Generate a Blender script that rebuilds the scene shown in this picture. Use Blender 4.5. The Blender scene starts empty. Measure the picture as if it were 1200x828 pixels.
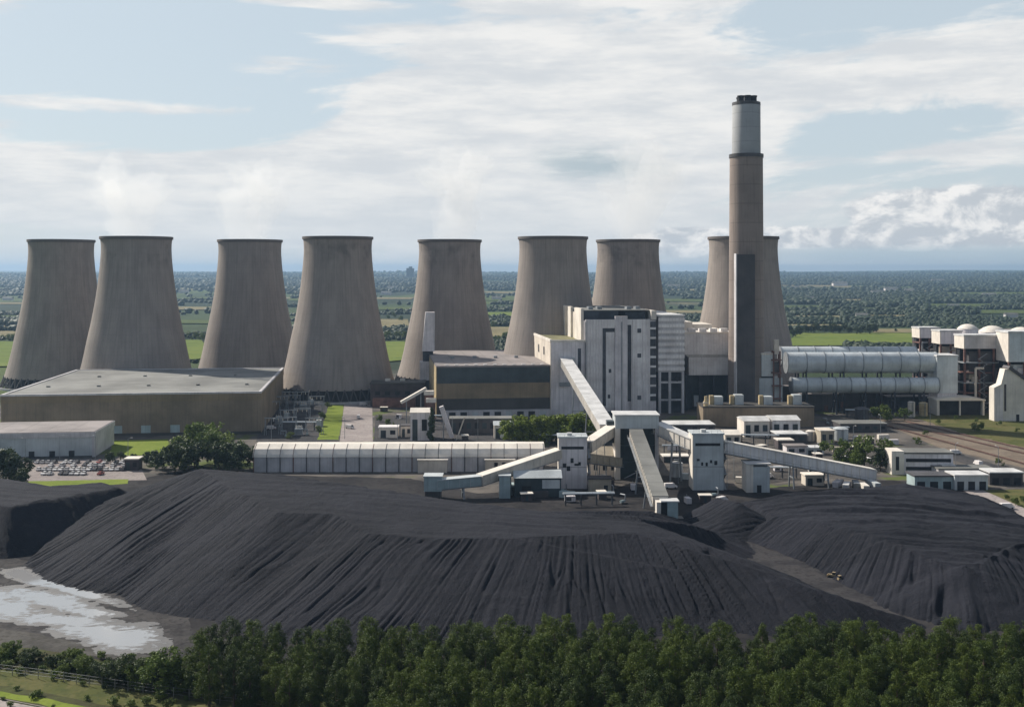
import bpy, bmesh, math, random
import numpy as np
from mathutils import Vector, Matrix, noise as mnoise
R = math.radians
rng = random.Random(7)
nrng = np.random.default_rng(11)
scene = bpy.context.scene
COL = scene.collection
F, CH, HX, HY = 1300.0, 90.0, 600.0, 317.0       # focal length in photo pixels, camera height, principal column, horizon row

def PX(px, Y): return (px - HX) * Y / F
def PZ(py, Y): return CH - (py - HY) * Y / F
def G(px, py, z=0.0):
    Y = F * (CH - z) / (py - HY)
    return (PX(px, Y), Y)
def G3(px, py, z=0.0):
    x, y = G(px, py, z); return (x, y, z)

# ------------------------------------------------------------------ objects
def props(o, label=None, cat=None, group=None, kind=None):
    if label: o['label'] = label
    if cat: o['category'] = cat
    if group: o['group'] = group
    if kind: o['kind'] = kind
    return o

def thing(name, label, cat, loc=(0, 0, 0), rot=0.0, group=None):
    o = bpy.data.objects.new(name, None); COL.objects.link(o)
    o.location = loc; o.rotation_euler = (0, 0, rot)
    o.empty_display_size = 1
    return props(o, label, cat, group)

class MB:
    def __init__(s): s.v = []; s.f = []; s.m = []
    def add(s, verts, faces, mi=0):
        b = len(s.v); s.v.extend(verts)
        for f in faces: s.f.append(tuple(b + i for i in f)); s.m.append(mi)
        return s
    def hexa(s, p, mi=0):   # 4 bottom ccw, 4 top ccw
        return s.add(p, [(3, 2, 1, 0), (4, 5, 6, 7), (0, 1, 5, 4), (1, 2, 6, 5), (2, 3, 7, 6), (3, 0, 4, 7)], mi)
    def box(s, x0, x1, y0, y1, z0, z1, mi=0):
        return s.hexa([(x0, y0, z0), (x1, y0, z0), (x1, y1, z0), (x0, y1, z0), (x0, y0, z1), (x1, y0, z1), (x1, y1, z1), (x0, y1, z1)], mi)
    def prism(s, pts, z0, z1, mi=0):
        n = len(pts)
        return s.add([(x, y, z0) for x, y in pts] + [(x, y, z1) for x, y in pts],
                     [tuple(range(n - 1, -1, -1)), tuple(range(n, 2 * n))] + [(i, (i + 1) % n, n + (i + 1) % n, n + i) for i in range(n)], mi)
    def extrude_y(s, prof, y0, y1, mi=0):   # profile in x,z (ccw seen from -y)
        n = len(prof)
        return s.add([(x, y0, z) for x, z in prof] + [(x, y1, z) for x, z in prof],
                     [tuple(range(n)), tuple(range(2 * n - 1, n - 1, -1))] + [((i + 1) % n, i, n + i, n + (i + 1) % n) for i in range(n)], mi)
    def extrude_x(s, prof, x0, x1, mi=0):   # profile in y,z (ccw seen from +x)
        n = len(prof)
        return s.add([(x1, y, z) for y, z in prof] + [(x0, y, z) for y, z in prof],
                     [tuple(range(n)), tuple(range(2 * n - 1, n - 1, -1))] + [((i + 1) % n, i, n + i, n + (i + 1) % n) for i in range(n)], mi)
    def tube(s, p0, p1, r0, r1=None, n=10, caps=True, mi=0):
        r1 = r0 if r1 is None else r1
        a, b = Vector(p0), Vector(p1); d = (b - a).normalized()
        u = d.orthogonal().normalized(); w = d.cross(u)
        vs = []
        for c, r in ((a, r0), (b, r1)):
            for i in range(n):
                t = 2 * math.pi * i / n
                vs.append(tuple(c + u * (r * math.cos(t)) + w * (r * math.sin(t))))
        fs = [(i, (i + 1) % n, n + (i + 1) % n, n + i) for i in range(n)]
        if caps: fs += [tuple(range(n - 1, -1, -1)), tuple(range(n, 2 * n))]
        return s.add(vs, fs, mi)
    def bar(s, p0, p1, w, h, mi=0):   # box section bar, upright sides, p on its centre line
        a, b = Vector(p0), Vector(p1); d = b - a
        side = Vector((-d.y, d.x, 0))
        side = side.normalized() if side.length > 1e-6 else Vector((1, 0, 0))
        up = d.cross(side).normalized()
        if up.z < 0: up = -up
        if abs(d.normalized().z) > .98: up = Vector((0, 1, 0)) if abs(side.x) > .5 else Vector((1, 0, 0))
        sx, uz = side * (w / 2), up * (h / 2)
        q = [a + sx - uz, a - sx - uz, b - sx - uz, b + sx - uz, a + sx + uz, a - sx + uz, b - sx + uz, b + sx + uz]
        return s.hexa([tuple(p) for p in q], mi)
    def lathe(s, prof, n=48, c=(0, 0), mi=0, close=False):
        vs = []; fs = []; k = len(prof)
        for r, z in prof:
            for i in range(n):
                t = 2 * math.pi * i / n
                vs.append((c[0] + r * math.cos(t), c[1] + r * math.sin(t), z))
        for j in range(k - 1 if not close else k):
            j2 = (j + 1) % k
            for i in range(n):
                i2 = (i + 1) % n
                fs.append((j * n + i, j * n + i2, j2 * n + i2, j2 * n + i))
        return s.add(vs, fs, mi)
    def build(s, name, mats, parent=None, smooth=False, loc=None, bevel=0.0):
        me = bpy.data.meshes.new(name)
        me.from_pydata(s.v, [], s.f)
        mats = mats if isinstance(mats, (list, tuple)) else [mats]
        for m in mats: me.materials.append(m)
        if len(mats) > 1: me.polygons.foreach_set('material_index', s.m)
        if smooth:
            me.polygons.foreach_set('use_smooth', [True] * len(me.polygons))
            try: me.set_sharp_from_angle(angle=R(40))
            except Exception: pass
        me.update()
        o = bpy.data.objects.new(name, me); COL.objects.link(o)
        if parent: o.parent = parent
        if loc: o.location = loc
        if bevel:
            b = o.modifiers.new('bevel', 'BEVEL'); b.width = bevel; b.segments = 1; b.limit_method = 'ANGLE'
        return o

def copy_tree(o, parent=None):
    c = o.copy(); COL.objects.link(c)
    if parent: c.parent = parent
    for ch in list(o.children): copy_tree(ch, c)
    return c

def np_mesh(name, verts, faces, mats, smooth=True, mat_idx=None):
    me = bpy.data.meshes.new(name)
    verts = np.asarray(verts, np.float32); faces = np.asarray(faces, np.int32)
    k = faces.shape[1]
    me.vertices.add(len(verts)); me.vertices.foreach_set('co', verts.ravel())
    me.loops.add(faces.size); me.loops.foreach_set('vertex_index', faces.ravel())
    me.polygons.add(len(faces))
    me.polygons.foreach_set('loop_start', np.arange(0, faces.size, k, dtype=np.int32))
    me.polygons.foreach_set('use_smooth', np.full(len(faces), smooth))
    for m in (mats if isinstance(mats, (list, tuple)) else [mats]): me.materials.append(m)
    if mat_idx is not None: me.polygons.foreach_set('material_index', mat_idx)
    me.update(calc_edges=True); me.validate()
    return me

def vnoise(x, y, seed=0):
    """value noise on arrays, -1..1"""
    x = np.asarray(x, float); y = np.asarray(y, float)
    xi = np.floor(x).astype(np.int64); yi = np.floor(y).astype(np.int64)
    xf = x - xi; yf = y - yi
    u = xf * xf * (3 - 2 * xf); v = yf * yf * (3 - 2 * yf)
    def h(i, j):
        n = (i * 374761393 + j * 668265263 + seed * 2147483647 // 7) & 0x7fffffff
        n = ((n ^ (n >> 13)) * 1274126177) & 0x7fffffff
        n = n ^ (n >> 16)
        return (n & 0xffff) / 32767.5 - 1
    return (h(xi, yi) * (1 - u) + h(xi + 1, yi) * u) * (1 - v) + (h(xi, yi + 1) * (1 - u) + h(xi + 1, yi + 1) * u) * v
def fbm(x, y, seed=0, o=4):
    s = 0; a = 1; t = 0
    for k in range(o):
        s = s + a * vnoise(x * 2 ** k, y * 2 ** k, seed + k * 17); t += a; a *= .5
    return s / t

# ------------------------------------------------------------------ materials
class NT:
    def __init__(s, tree): s.t = tree; s.n = tree.nodes; s.l = tree.links
    def node(s, typ, **kw):
        n = s.n.new(typ)
        for k, v in kw.items():
            if k == 'ins':
                for i, val in v.items():
                    if isinstance(val, bpy.types.NodeSocket): s.l.new(val, n.inputs[i])
                    else: n.inputs[i].default_value = val
            else: setattr(n, k, v)
        return n
    def math(s, op, a, b=None, c=None, clamp=False):
        ins = {0: a}
        if b is not None: ins[1] = b
        if c is not None: ins[2] = c
        return s.node('ShaderNodeMath', operation=op, use_clamp=clamp, ins=ins).outputs[0]
    def mix(s, fac, a, b, blend='MIX'):
        n = s.node('ShaderNodeMix', data_type='RGBA', blend_type=blend, clamp_factor=True)
        for i, val in ((0, fac), (6, a), (7, b)):
            if isinstance(val, bpy.types.NodeSocket): s.l.new(val, n.inputs[i])
            else: n.inputs[i].default_value = val if i == 0 else (tuple(val) + (1,))[:4]
        return n.outputs[2]
    def ramp(s, fac, lo, hi, a=0.0, b=1.0):
        n = s.node('ShaderNodeMapRange', interpolation_type='SMOOTHSTEP', ins={0: fac, 1: lo, 2: hi, 3: a, 4: b})
        return n.outputs[0]
    def noise(s, vec, scale=1.0, detail=4, rough=.55, dist=0.0):
        return s.node('ShaderNodeTexNoise', ins={'Vector': vec, 'Scale': scale, 'Detail': detail, 'Roughness': rough, 'Distortion': dist}).outputs[0]
    def mapping(s, vec, scale=(1, 1, 1), loc=(0, 0, 0), rot=(0, 0, 0)):
        return s.node('ShaderNodeMapping', ins={0: vec, 1: loc, 2: rot, 3: scale}).outputs[0]

def newmat(name):
    m = bpy.data.materials.new(name); m.use_nodes = True
    nt = NT(m.node_tree); b = m.node_tree.nodes['Principled BSDF']
    return m, nt, b
def wpos(nt): return nt.node('ShaderNodeNewGeometry').outputs['Position']
def opos(nt): return nt.node('ShaderNodeTexCoord').outputs['Object']

def mat(name, col, rough=.75, var=.18, scale=.25, streak=.25, stripe=0.0, saxis='x', sdepth=.12, band=0.0, metal=0.0, spec=.3, tint=None):
    """weathered surface: broad blotches, vertical run-off streaks, optional sheet ribs / horizontal joints"""
    m, nt, b = newmat(name)
    p = opos(nt)
    n1 = nt.noise(p, scale * .5, 5, .6)
    n2 = nt.noise(p, scale * 6, 3, .6)
    st = nt.noise(nt.mapping(p, (1.3, 1.3, .045)), .8, 4, .65)
    dark = tuple(c * (1 - 1.7 * var) for c in col); lite = tuple(min(.9, c * (1 + .9 * var)) for c in col)
    c = nt.mix(nt.ramp(n1, .3, .7), dark, lite)
    c = nt.mix(nt.math('MULTIPLY', nt.ramp(st, .5, .72), streak), c, tint or tuple(x * .42 for x in col))
    c = nt.mix(nt.math('MULTIPLY', nt.ramp(n2, .55, .8), var * .8), c, tuple(x * .55 for x in col))
    h = nt.math('MULTIPLY', n2, .04)
    if stripe:
        sp = nt.node('ShaderNodeSeparateXYZ', ins={0: p})
        a = sp.outputs[0] if saxis == 'x' else nt.math('ADD', sp.outputs[0], sp.outputs[1]) if saxis == 'xy' else sp.outputs[1] if saxis == 'y' else sp.outputs[2]
        fr = nt.math('PINGPONG', nt.math('DIVIDE', a, stripe), .5)
        g = nt.ramp(fr, 0, .09, 1, 0)
        c = nt.mix(nt.math('MULTIPLY', g, sdepth * 3), c, tuple(x * .45 for x in col))
        h = nt.math('SUBTRACT', h, nt.math('MULTIPLY', g, sdepth))
    if band:
        sp = nt.node('ShaderNodeSeparateXYZ', ins={0: p})
        fr = nt.math('PINGPONG', nt.math('DIVIDE', sp.outputs[2], band), .5)
        g = nt.ramp(fr, 0, .05, 1, 0)
        c = nt.mix(nt.math('MULTIPLY', g, .35), c, tuple(x * .45 for x in col))
    bp = nt.node('ShaderNodeBump', ins={'Strength': .5, 'Distance': 1.0, 'Height': h})
    nt.l.new(c, b.inputs['Base Color']); nt.l.new(bp.outputs[0], b.inputs['Normal'])
    b.inputs['Roughness'].default_value = rough; b.inputs['Metallic'].default_value = metal
    b.inputs['Specular IOR Level'].default_value = spec
    return m

M = {}
M['white'] = mat('white_cladding', (.84, .79, .77), .6, .12, .2, .4, 1.9, 'xy', .12)
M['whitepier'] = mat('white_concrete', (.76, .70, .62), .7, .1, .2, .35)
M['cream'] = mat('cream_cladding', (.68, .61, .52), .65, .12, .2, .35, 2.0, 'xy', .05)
M['grey'] = mat('grey_cladding', (.56, .54, .545), .6, .14, .2, .35, 2.4, 'xy', .06)
M['lavender'] = mat('pale_grey_cladding', (.76, .71, .71), .6, .14, .15, .45, 2.6, 'xy', .12)
M['bluegrey'] = mat('blue_grey_cladding', (.54, .575, .58), .5, .12, .2, .3, 1.2, 'xy', .05)
M['teal'] = mat('teal_grey_cladding', (.38, .47, .475), .5, .14, .25, .35, 1.5, 'xy', .05)
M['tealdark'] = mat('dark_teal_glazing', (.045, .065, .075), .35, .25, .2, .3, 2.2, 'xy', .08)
M['brown'] = mat('brown_cladding', (.255, .20, .14), .7, .16, .12, .35, 3.0, 'xy', .06, tint=(.10, .085, .07))
M['brownlite'] = mat('tan_brown_cladding', (.26, .20, .125), .7, .16, .12, .3, 3.0, 'xy', .06)
M['browndark'] = mat('dark_brown_plinth', (.07, .066, .06), .7, .16, .15, .3, 3.0, 'xy', .06)
M['maroon'] = mat('maroon_brick', (.085, .07, .072), .8, .2, .3, .3)
M['roofgrey'] = mat('grey_felt_roof', (.215, .215, .20), .8, .22, .06, 0, 9.0, 'y', .1)
M['rooffelt'] = mat('mauve_felt_roof', (.28, .25, .24), .8, .2, .08, 0, 12.0, 'x', .1)
M['roofmoss'] = mat('mossy_roof', (.20, .19, .10), .9, .3, .15, 0)
M['roofwhite'] = mat('cream_sheet_roof', (.80, .74, .65), .55, .1, .2, .1)
M['rooftan'] = mat('tan_sheet_roof', (.42, .37, .29), .6, .15, .3, .1, 1.2, 'xy', .05)
M['rooflite'] = mat('pale_sheet_roof', (.64, .635, .62), .55, .14, .3, .1, 1.5, 'xy', .04)
M['dark'] = mat('dark_opening', (.025, .028, .034), .7, .3, .4, .1)
M['slot'] = mat('recessed_grey_glazing', (.075, .08, .095), .5, .3, .3, .3, 1.3, 'xy', .1)
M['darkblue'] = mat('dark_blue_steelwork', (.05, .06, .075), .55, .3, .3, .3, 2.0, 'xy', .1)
M['rust'] = mat('red_brown_steelwork', (.20, .105, .085), .7, .3, .4, .3)
M['steel'] = mat('galvanised_steel', (.30, .32, .34), .5, .15, .5, .2, metal=.3)
M['duct'] = mat('weathered_duct_metal', (.62, .66, .67), .42, .14, .15, .35, spec=.5, metal=.15)
M['ochre'] = mat('tan_painted_steel', (.48, .38, .22), .6, .15, .5, .3)
M['slate'] = mat('slate_cladding', (.085, .08, .083), .55, .2, .15, .3, 1.8, 'xy', .08)
M['chimgrey'] = mat('grey_chimney_concrete', (.40, .41, .415), .75, .1, .08, .3, band=9.0)
M['chimbrown'] = mat('brown_chimney_concrete', (.275, .225, .195), .8, .12, .06, .45, band=12.0)
M['rubber'] = mat('black_rubber', (.02, .02, .02), .8, .1, 1, 0)
M['yellow'] = mat('yellow_machine_paint', (.44, .34, .20), .5, .15, .8, .3)
M['post'] = mat('grey_fence_post', (.22, .21, .19), .8, .2, 1, .2)

def concrete_tower():
    m, nt, b = newmat('cooling_tower_concrete')
    p = opos(nt); sp = nt.node('ShaderNodeSeparateXYZ', ins={0: p})
    ang = nt.math('ARCTAN2', sp.outputs[1], sp.outputs[0])
    z = sp.outputs[2]
    rnd = nt.node('ShaderNodeObjectInfo').outputs['Random']
    off = nt.math('MULTIPLY', rnd, 57.0)
    cv = nt.node('ShaderNodeCombineXYZ', ins={0: nt.math('ADD', nt.math('MULTIPLY', ang, 14.0), off), 1: nt.math('MULTIPLY', z, .018), 2: off}).outputs[0]
    streak = nt.noise(cv, 1.6, 5, .7)
    cv2 = nt.node('ShaderNodeCombineXYZ', ins={0: nt.math('MULTIPLY', ang, 3.0), 1: nt.math('MULTIPLY', z, .05), 2: off}).outputs[0]
    blot = nt.noise(cv2, 1.0, 4, .6)
    cv3 = nt.node('ShaderNodeCombineXYZ', ins={0: nt.math('MULTIPLY', ang, 2.2), 1: nt.math('MULTIPLY', z, .07), 2: nt.math('ADD', off, 9.0)}).outputs[0]
    soot = nt.noise(cv3, 1.0, 5, .6)
    base = nt.mix(nt.ramp(blot, .3, .7), (.262, .226, .203), (.338, .294, .258))
    base = nt.mix(nt.math('MULTIPLY', rnd, .35), base, (.30, .275, .255))
    base = nt.mix(nt.math('MULTIPLY', nt.ramp(streak, .42, .75), .5), base, (.16, .14, .13))
    base = nt.mix(nt.math('MULTIPLY', nt.ramp(streak, .5, .25), .25), base, (.38, .31, .26))
    sm = nt.math('MULTIPLY', nt.ramp(soot, .44, .72), nt.math('MULTIPLY', nt.ramp(z, 88, 100), nt.ramp(z, 112, 107)))
    base = nt.mix(nt.math('MULTIPLY', sm, nt.math('MULTIPLY_ADD', nt.math('FRACT', nt.math('MULTIPLY', rnd, 7.3)), .42, .10)), base, (.07, .065, .065))
    base = nt.mix(nt.math('MULTIPLY', nt.ramp(z, 111.2, 112.2), .7), base, (.08, .075, .075))
    lift = nt.math('PINGPONG', nt.math('DIVIDE', z, 4.6), .5)
    lg = nt.ramp(lift, 0, .06, 1, 0)
    base = nt.mix(nt.math('MULTIPLY', lg, .10), base, (.12, .10, .09))
    bp = nt.node('ShaderNodeBump', ins={'Strength': .2, 'Distance': .3, 'Height': nt.math('SUBTRACT', nt.math('MULTIPLY', streak, .5), nt.math('MULTIPLY', lg, .4))})
    nt.l.new(base, b.inputs['Base Color']); nt.l.new(bp.outputs[0], b.inputs['Normal'])
    b.inputs['Roughness'].default_value = .85; b.inputs['Specular IOR Level'].default_value = .2
    return m
M['tower'] = concrete_tower()

def leafmat(name, a, bcol, trans=.25, ns=.6):
    m, nt, b = newmat(name)
    p = wpos(nt)
    rnd = nt.node('ShaderNodeObjectInfo').outputs['Random']
    n = nt.noise(p, ns, 3, .6)
    f = nt.math('ADD', nt.math('MULTIPLY', nt.ramp(n, .3, .7), .6), nt.math('MULTIPLY', rnd, .4))
    c = nt.mix(f, a, bcol)
    nt.l.new(c, b.inputs['Base Color']); b.inputs['Roughness'].default_value = .6; b.inputs['Specular IOR Level'].default_value = .2
    tr = nt.node('ShaderNodeBsdfTranslucent', ins={0: c}); mx = nt.node('ShaderNodeMixShader', ins={0: trans, 1: b.outputs[0], 2: tr.outputs[0]})
    nt.l.new(mx.outputs[0], m.node_tree.nodes['Material Output'].inputs[0])
    return m
M['pine'] = leafmat('pine_needles', (.032, .058, .009), (.105, .14, .022), .3)
M['pinedark'] = leafmat('dark_needles', (.022, .042, .009), (.065, .095, .02), .25)
M['leaf'] = leafmat('broad_leaves', (.07, .115, .024), (.15, .19, .042))
M['leafbright'] = leafmat('bright_leaves', (.11, .16, .022), (.19, .23, .035), .3)
M['leafdark'] = leafmat('dark_leaves', (.03, .05, .02), (.06, .085, .028))
M['fartree'] = leafmat('distant_foliage', (.020, .036, .020), (.034, .052, .025), .1, .012)
M['bark'] = mat('bark', (.10, .075, .055), .9, .25, 1.0, .3)

def coalmat():
    m, nt, b = newmat('coal')
    p = wpos(nt)
    n1 = nt.noise(p, .035, 5, .6); n2 = nt.noise(p, .5, 6, .7); n3 = nt.noise(p, 2.6, 4, .7)
    c = nt.mix(nt.ramp(n1, .35, .65), (.0066, .0080, .0140), (.0160, .0174, .0262))
    c = nt.mix(nt.math('MULTIPLY', nt.ramp(n2, .5, .75), .5), c, (.034, .032, .037))
    c = nt.mix(nt.math('MULTIPLY', nt.ramp(n3, .55, .7), .5), c, (.007, .007, .009))
    bp = nt.node('ShaderNodeBump', ins={'Strength': .9, 'Distance': .5, 'Height': nt.math('ADD', n3, nt.math('MULTIPLY', n2, 1.5))})
    nt.l.new(c, b.inputs['Base Color']); nt.l.new(bp.outputs[0], b.inputs['Normal'])
    b.inputs['Roughness'].default_value = .9; b.inputs['Specular IOR Level'].default_value = .22
    return m
M['coal'] = coalmat()

def groundmat(name, cols, scale=.05, fine=.8, rough=.9, bump=.15):
    m, nt, b = newmat(name); p = wpos(nt)
    n1 = nt.noise(p, scale, 5, .65, .6); n2 = nt.noise(p, fine, 5, .65); n3 = nt.noise(p, scale * 5, 4, .6)
    c = nt.mix(nt.ramp(n1, .38, .6), cols[0], cols[1])
    c = nt.mix(nt.math('MULTIPLY', nt.ramp(n3, .5, .68), .75), c, cols[2])
    c = nt.mix(nt.math('MULTIPLY', nt.ramp(n2, .45, .75), .5), c, tuple(x * .5 for x in cols[0]))
    bp = nt.node('ShaderNodeBump', ins={'Strength': .5, 'Distance': bump, 'Height': n2})
    nt.l.new(c, b.inputs['Base Color']); nt.l.new(bp.outputs[0], b.inputs['Normal'])
    b.inputs['Roughness'].default_value = rough; b.inputs['Specular IOR Level'].default_value = .06
    return m
M['asphalt'] = groundmat('asphalt', ((.055, .055, .058), (.085, .08, .08), (.04, .04, .043)), .06)
M['concreteroad'] = groundmat('pale_road', ((.30, .26, .25), (.36, .32, .30), (.22, .20, .19)), .08)
M['carpark'] = groundmat('car_park_gravel', ((.26, .225, .215), (.31, .275, .255), (.20, .18, .17)), .08)
M['gravel'] = groundmat('site_gravel', ((.06, .056, .054), (.12, .108, .095), (.035, .034, .034)), .04)
M['grass'] = groundmat('rough_grass', ((.085, .115, .03), (.13, .145, .04), (.06, .085, .028)), .06)
M['grassbright'] = groundmat('mown_grass', ((.15, .20, .03), (.19, .235, .04), (.125, .17, .03)), .05)
M['grassdry'] = groundmat('dry_grass', ((.085, .095, .032), (.13, .12, .05), (.06, .075, .026)), .07)
M['heath'] = groundmat('scrub_ground', ((.06, .058, .03), (.075, .085, .032), (.045, .05, .024)), .07)
M['coalyard'] = groundmat('coal_dust_ground', ((.026, .025, .027), (.045, .042, .042), (.018, .018, .021)), .05)
M['mud'] = groundmat('wet_mud', ((.03, .028, .029), (.06, .056, .055), (.015, .015, .017)), .12, .5, rough=.7, bump=.3)
M['haul'] = groundmat('packed_haul_road', ((.034, .033, .036), (.058, .055, .056), (.022, .021, .024)), .09)
M['verge'] = groundmat('muddy_track', ((.065, .062, .058), (.10, .095, .088), (.05, .048, .038)), .1)
M['ballast'] = groundmat('rail_ballast', ((.17, .135, .105), (.22, .18, .14), (.12, .10, .085)), .05)
M['field'] = groundmat('pasture', ((.12, .165, .03), (.155, .19, .04), (.10, .145, .03)), .008, .05)
M['farfield'] = groundmat('far_meadow', ((.065, .09, .026), (.085, .11, .03), (.055, .08, .024)), .008, .05)
M['stubble'] = groundmat('stubble_field', ((.19, .165, .09), (.23, .20, .11), (.16, .14, .075)), .01, .05)

def watermat():
    m, nt, b = newmat('puddle_water'); p = wpos(nt)
    b.inputs['Base Color'].default_value = (.30, .295, .29, 1); b.inputs['Roughness'].default_value = .07
    b.inputs['Specular IOR Level'].default_value = .9; b.inputs['IOR'].default_value = 1.6
    wet = nt.node('ShaderNodeAttribute', attribute_name='wet').outputs['Fac']
    st = nt.noise(nt.mapping(p, (.16, .34, 1), (0, 0, 0), (0, 0, .5)), 1.0, 6, .62, 1.6)
    k = nt.ramp(nt.math('ADD', wet, nt.math('MULTIPLY', nt.math('SUBTRACT', st, .5), 2.2)), -.02, .26)     # bare mud to standing water, its sky reflection painted in as pale grey
    c = nt.mix(nt.ramp(st, .35, .65), (.05, .047, .046), (.018, .018, .02))
    nt.l.new(nt.mix(k, c, (.30, .30, .30)), b.inputs['Base Color']); nt.l.new(nt.ramp(k, 0, 1, .6, .05), b.inputs['Roughness'])
    n = nt.noise(p, 1.2, 3); bp = nt.node('ShaderNodeBump', ins={'Strength': .12, 'Distance': .05, 'Height': n})
    nt.l.new(bp.outputs[0], b.inputs['Normal'])
    return m
M['water'] = watermat()

def landmat():
    m, nt, b = newmat('countryside'); p = wpos(nt)
    v = nt.node('ShaderNodeTexVoronoi', feature='F1', ins={'Vector': nt.mapping(p, (.0028, .0016, 0)), 'Scale': 1.0, 'Randomness': .9})
    wn = nt.node('ShaderNodeSeparateColor', ins={0: v.outputs['Color']})
    c = nt.mix(nt.ramp(wn.outputs[0], .5, .55), (.045, .07, .024), (.075, .105, .028))
    c = nt.mix(nt.ramp(wn.outputs[1], .78, .8), c, (.20, .17, .09))
    woods = nt.noise(nt.mapping(p, (.0011, .0005, 0)), 1.0, 6, .6)
    c = nt.mix(nt.ramp(woods, .52, .44), c, (.022, .036, .02))
    n2 = nt.noise(p, .03, 4, .6)
    c = nt.mix(nt.math('MULTIPLY', nt.ramp(n2, .45, .7), .4), c, (.045, .06, .025))
    d = nt.node('ShaderNodeVectorMath', operation='LENGTH', ins={0: nt.mapping(p, (1, 1, 0), (0, -620, 0))}).outputs['Value']
    near = nt.noise(p, .05, 5, .65)
    g = nt.mix(nt.ramp(near, .4, .6), (.075, .07, .066), (.14, .125, .11))
    g = nt.mix(nt.ramp(nt.noise(p, .022, 4, .6), .56, .62), g, (.10, .125, .04))
    c = nt.mix(nt.ramp(d, 420, 330), c, g)
    nt.l.new(c, b.inputs['Base Color']); b.inputs['Roughness'].default_value = .95; b.inputs['Specular IOR Level'].default_value = .1
    return m
M['land'] = landmat()
# ------------------------------------------------------------------ camera, light, sky
cam = bpy.data.cameras.new('camera'); cam.sensor_width = 36.0; cam.lens = 36.0 * F / 1200.0
cam.shift_y = -(414.0 - HY) / 1200.0
cam.clip_end = 80000; cam.clip_start = 1.0
co = bpy.data.objects.new('camera', cam); COL.objects.link(co); co.location = (0, 0, CH); co.rotation_euler = (R(90), 0, 0)
scene.camera = co
SUN_EL, SUN_AZ = R(37), R(-54)          # azimuth from +Y towards +X: behind the towers, to the left
sdir = Vector((math.sin(SUN_AZ) * math.cos(SUN_EL), math.cos(SUN_AZ) * math.cos(SUN_EL), math.sin(SUN_EL)))
sl = bpy.data.lights.new('sun', 'SUN'); sl.energy = 4.8; sl.angle = R(.6); sl.color = (1.0, .93, .83)
so = bpy.data.objects.new('sun', sl); COL.objects.link(so)
so.rotation_euler = (-sdir).to_track_quat('-Z', 'Y').to_euler()

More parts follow.
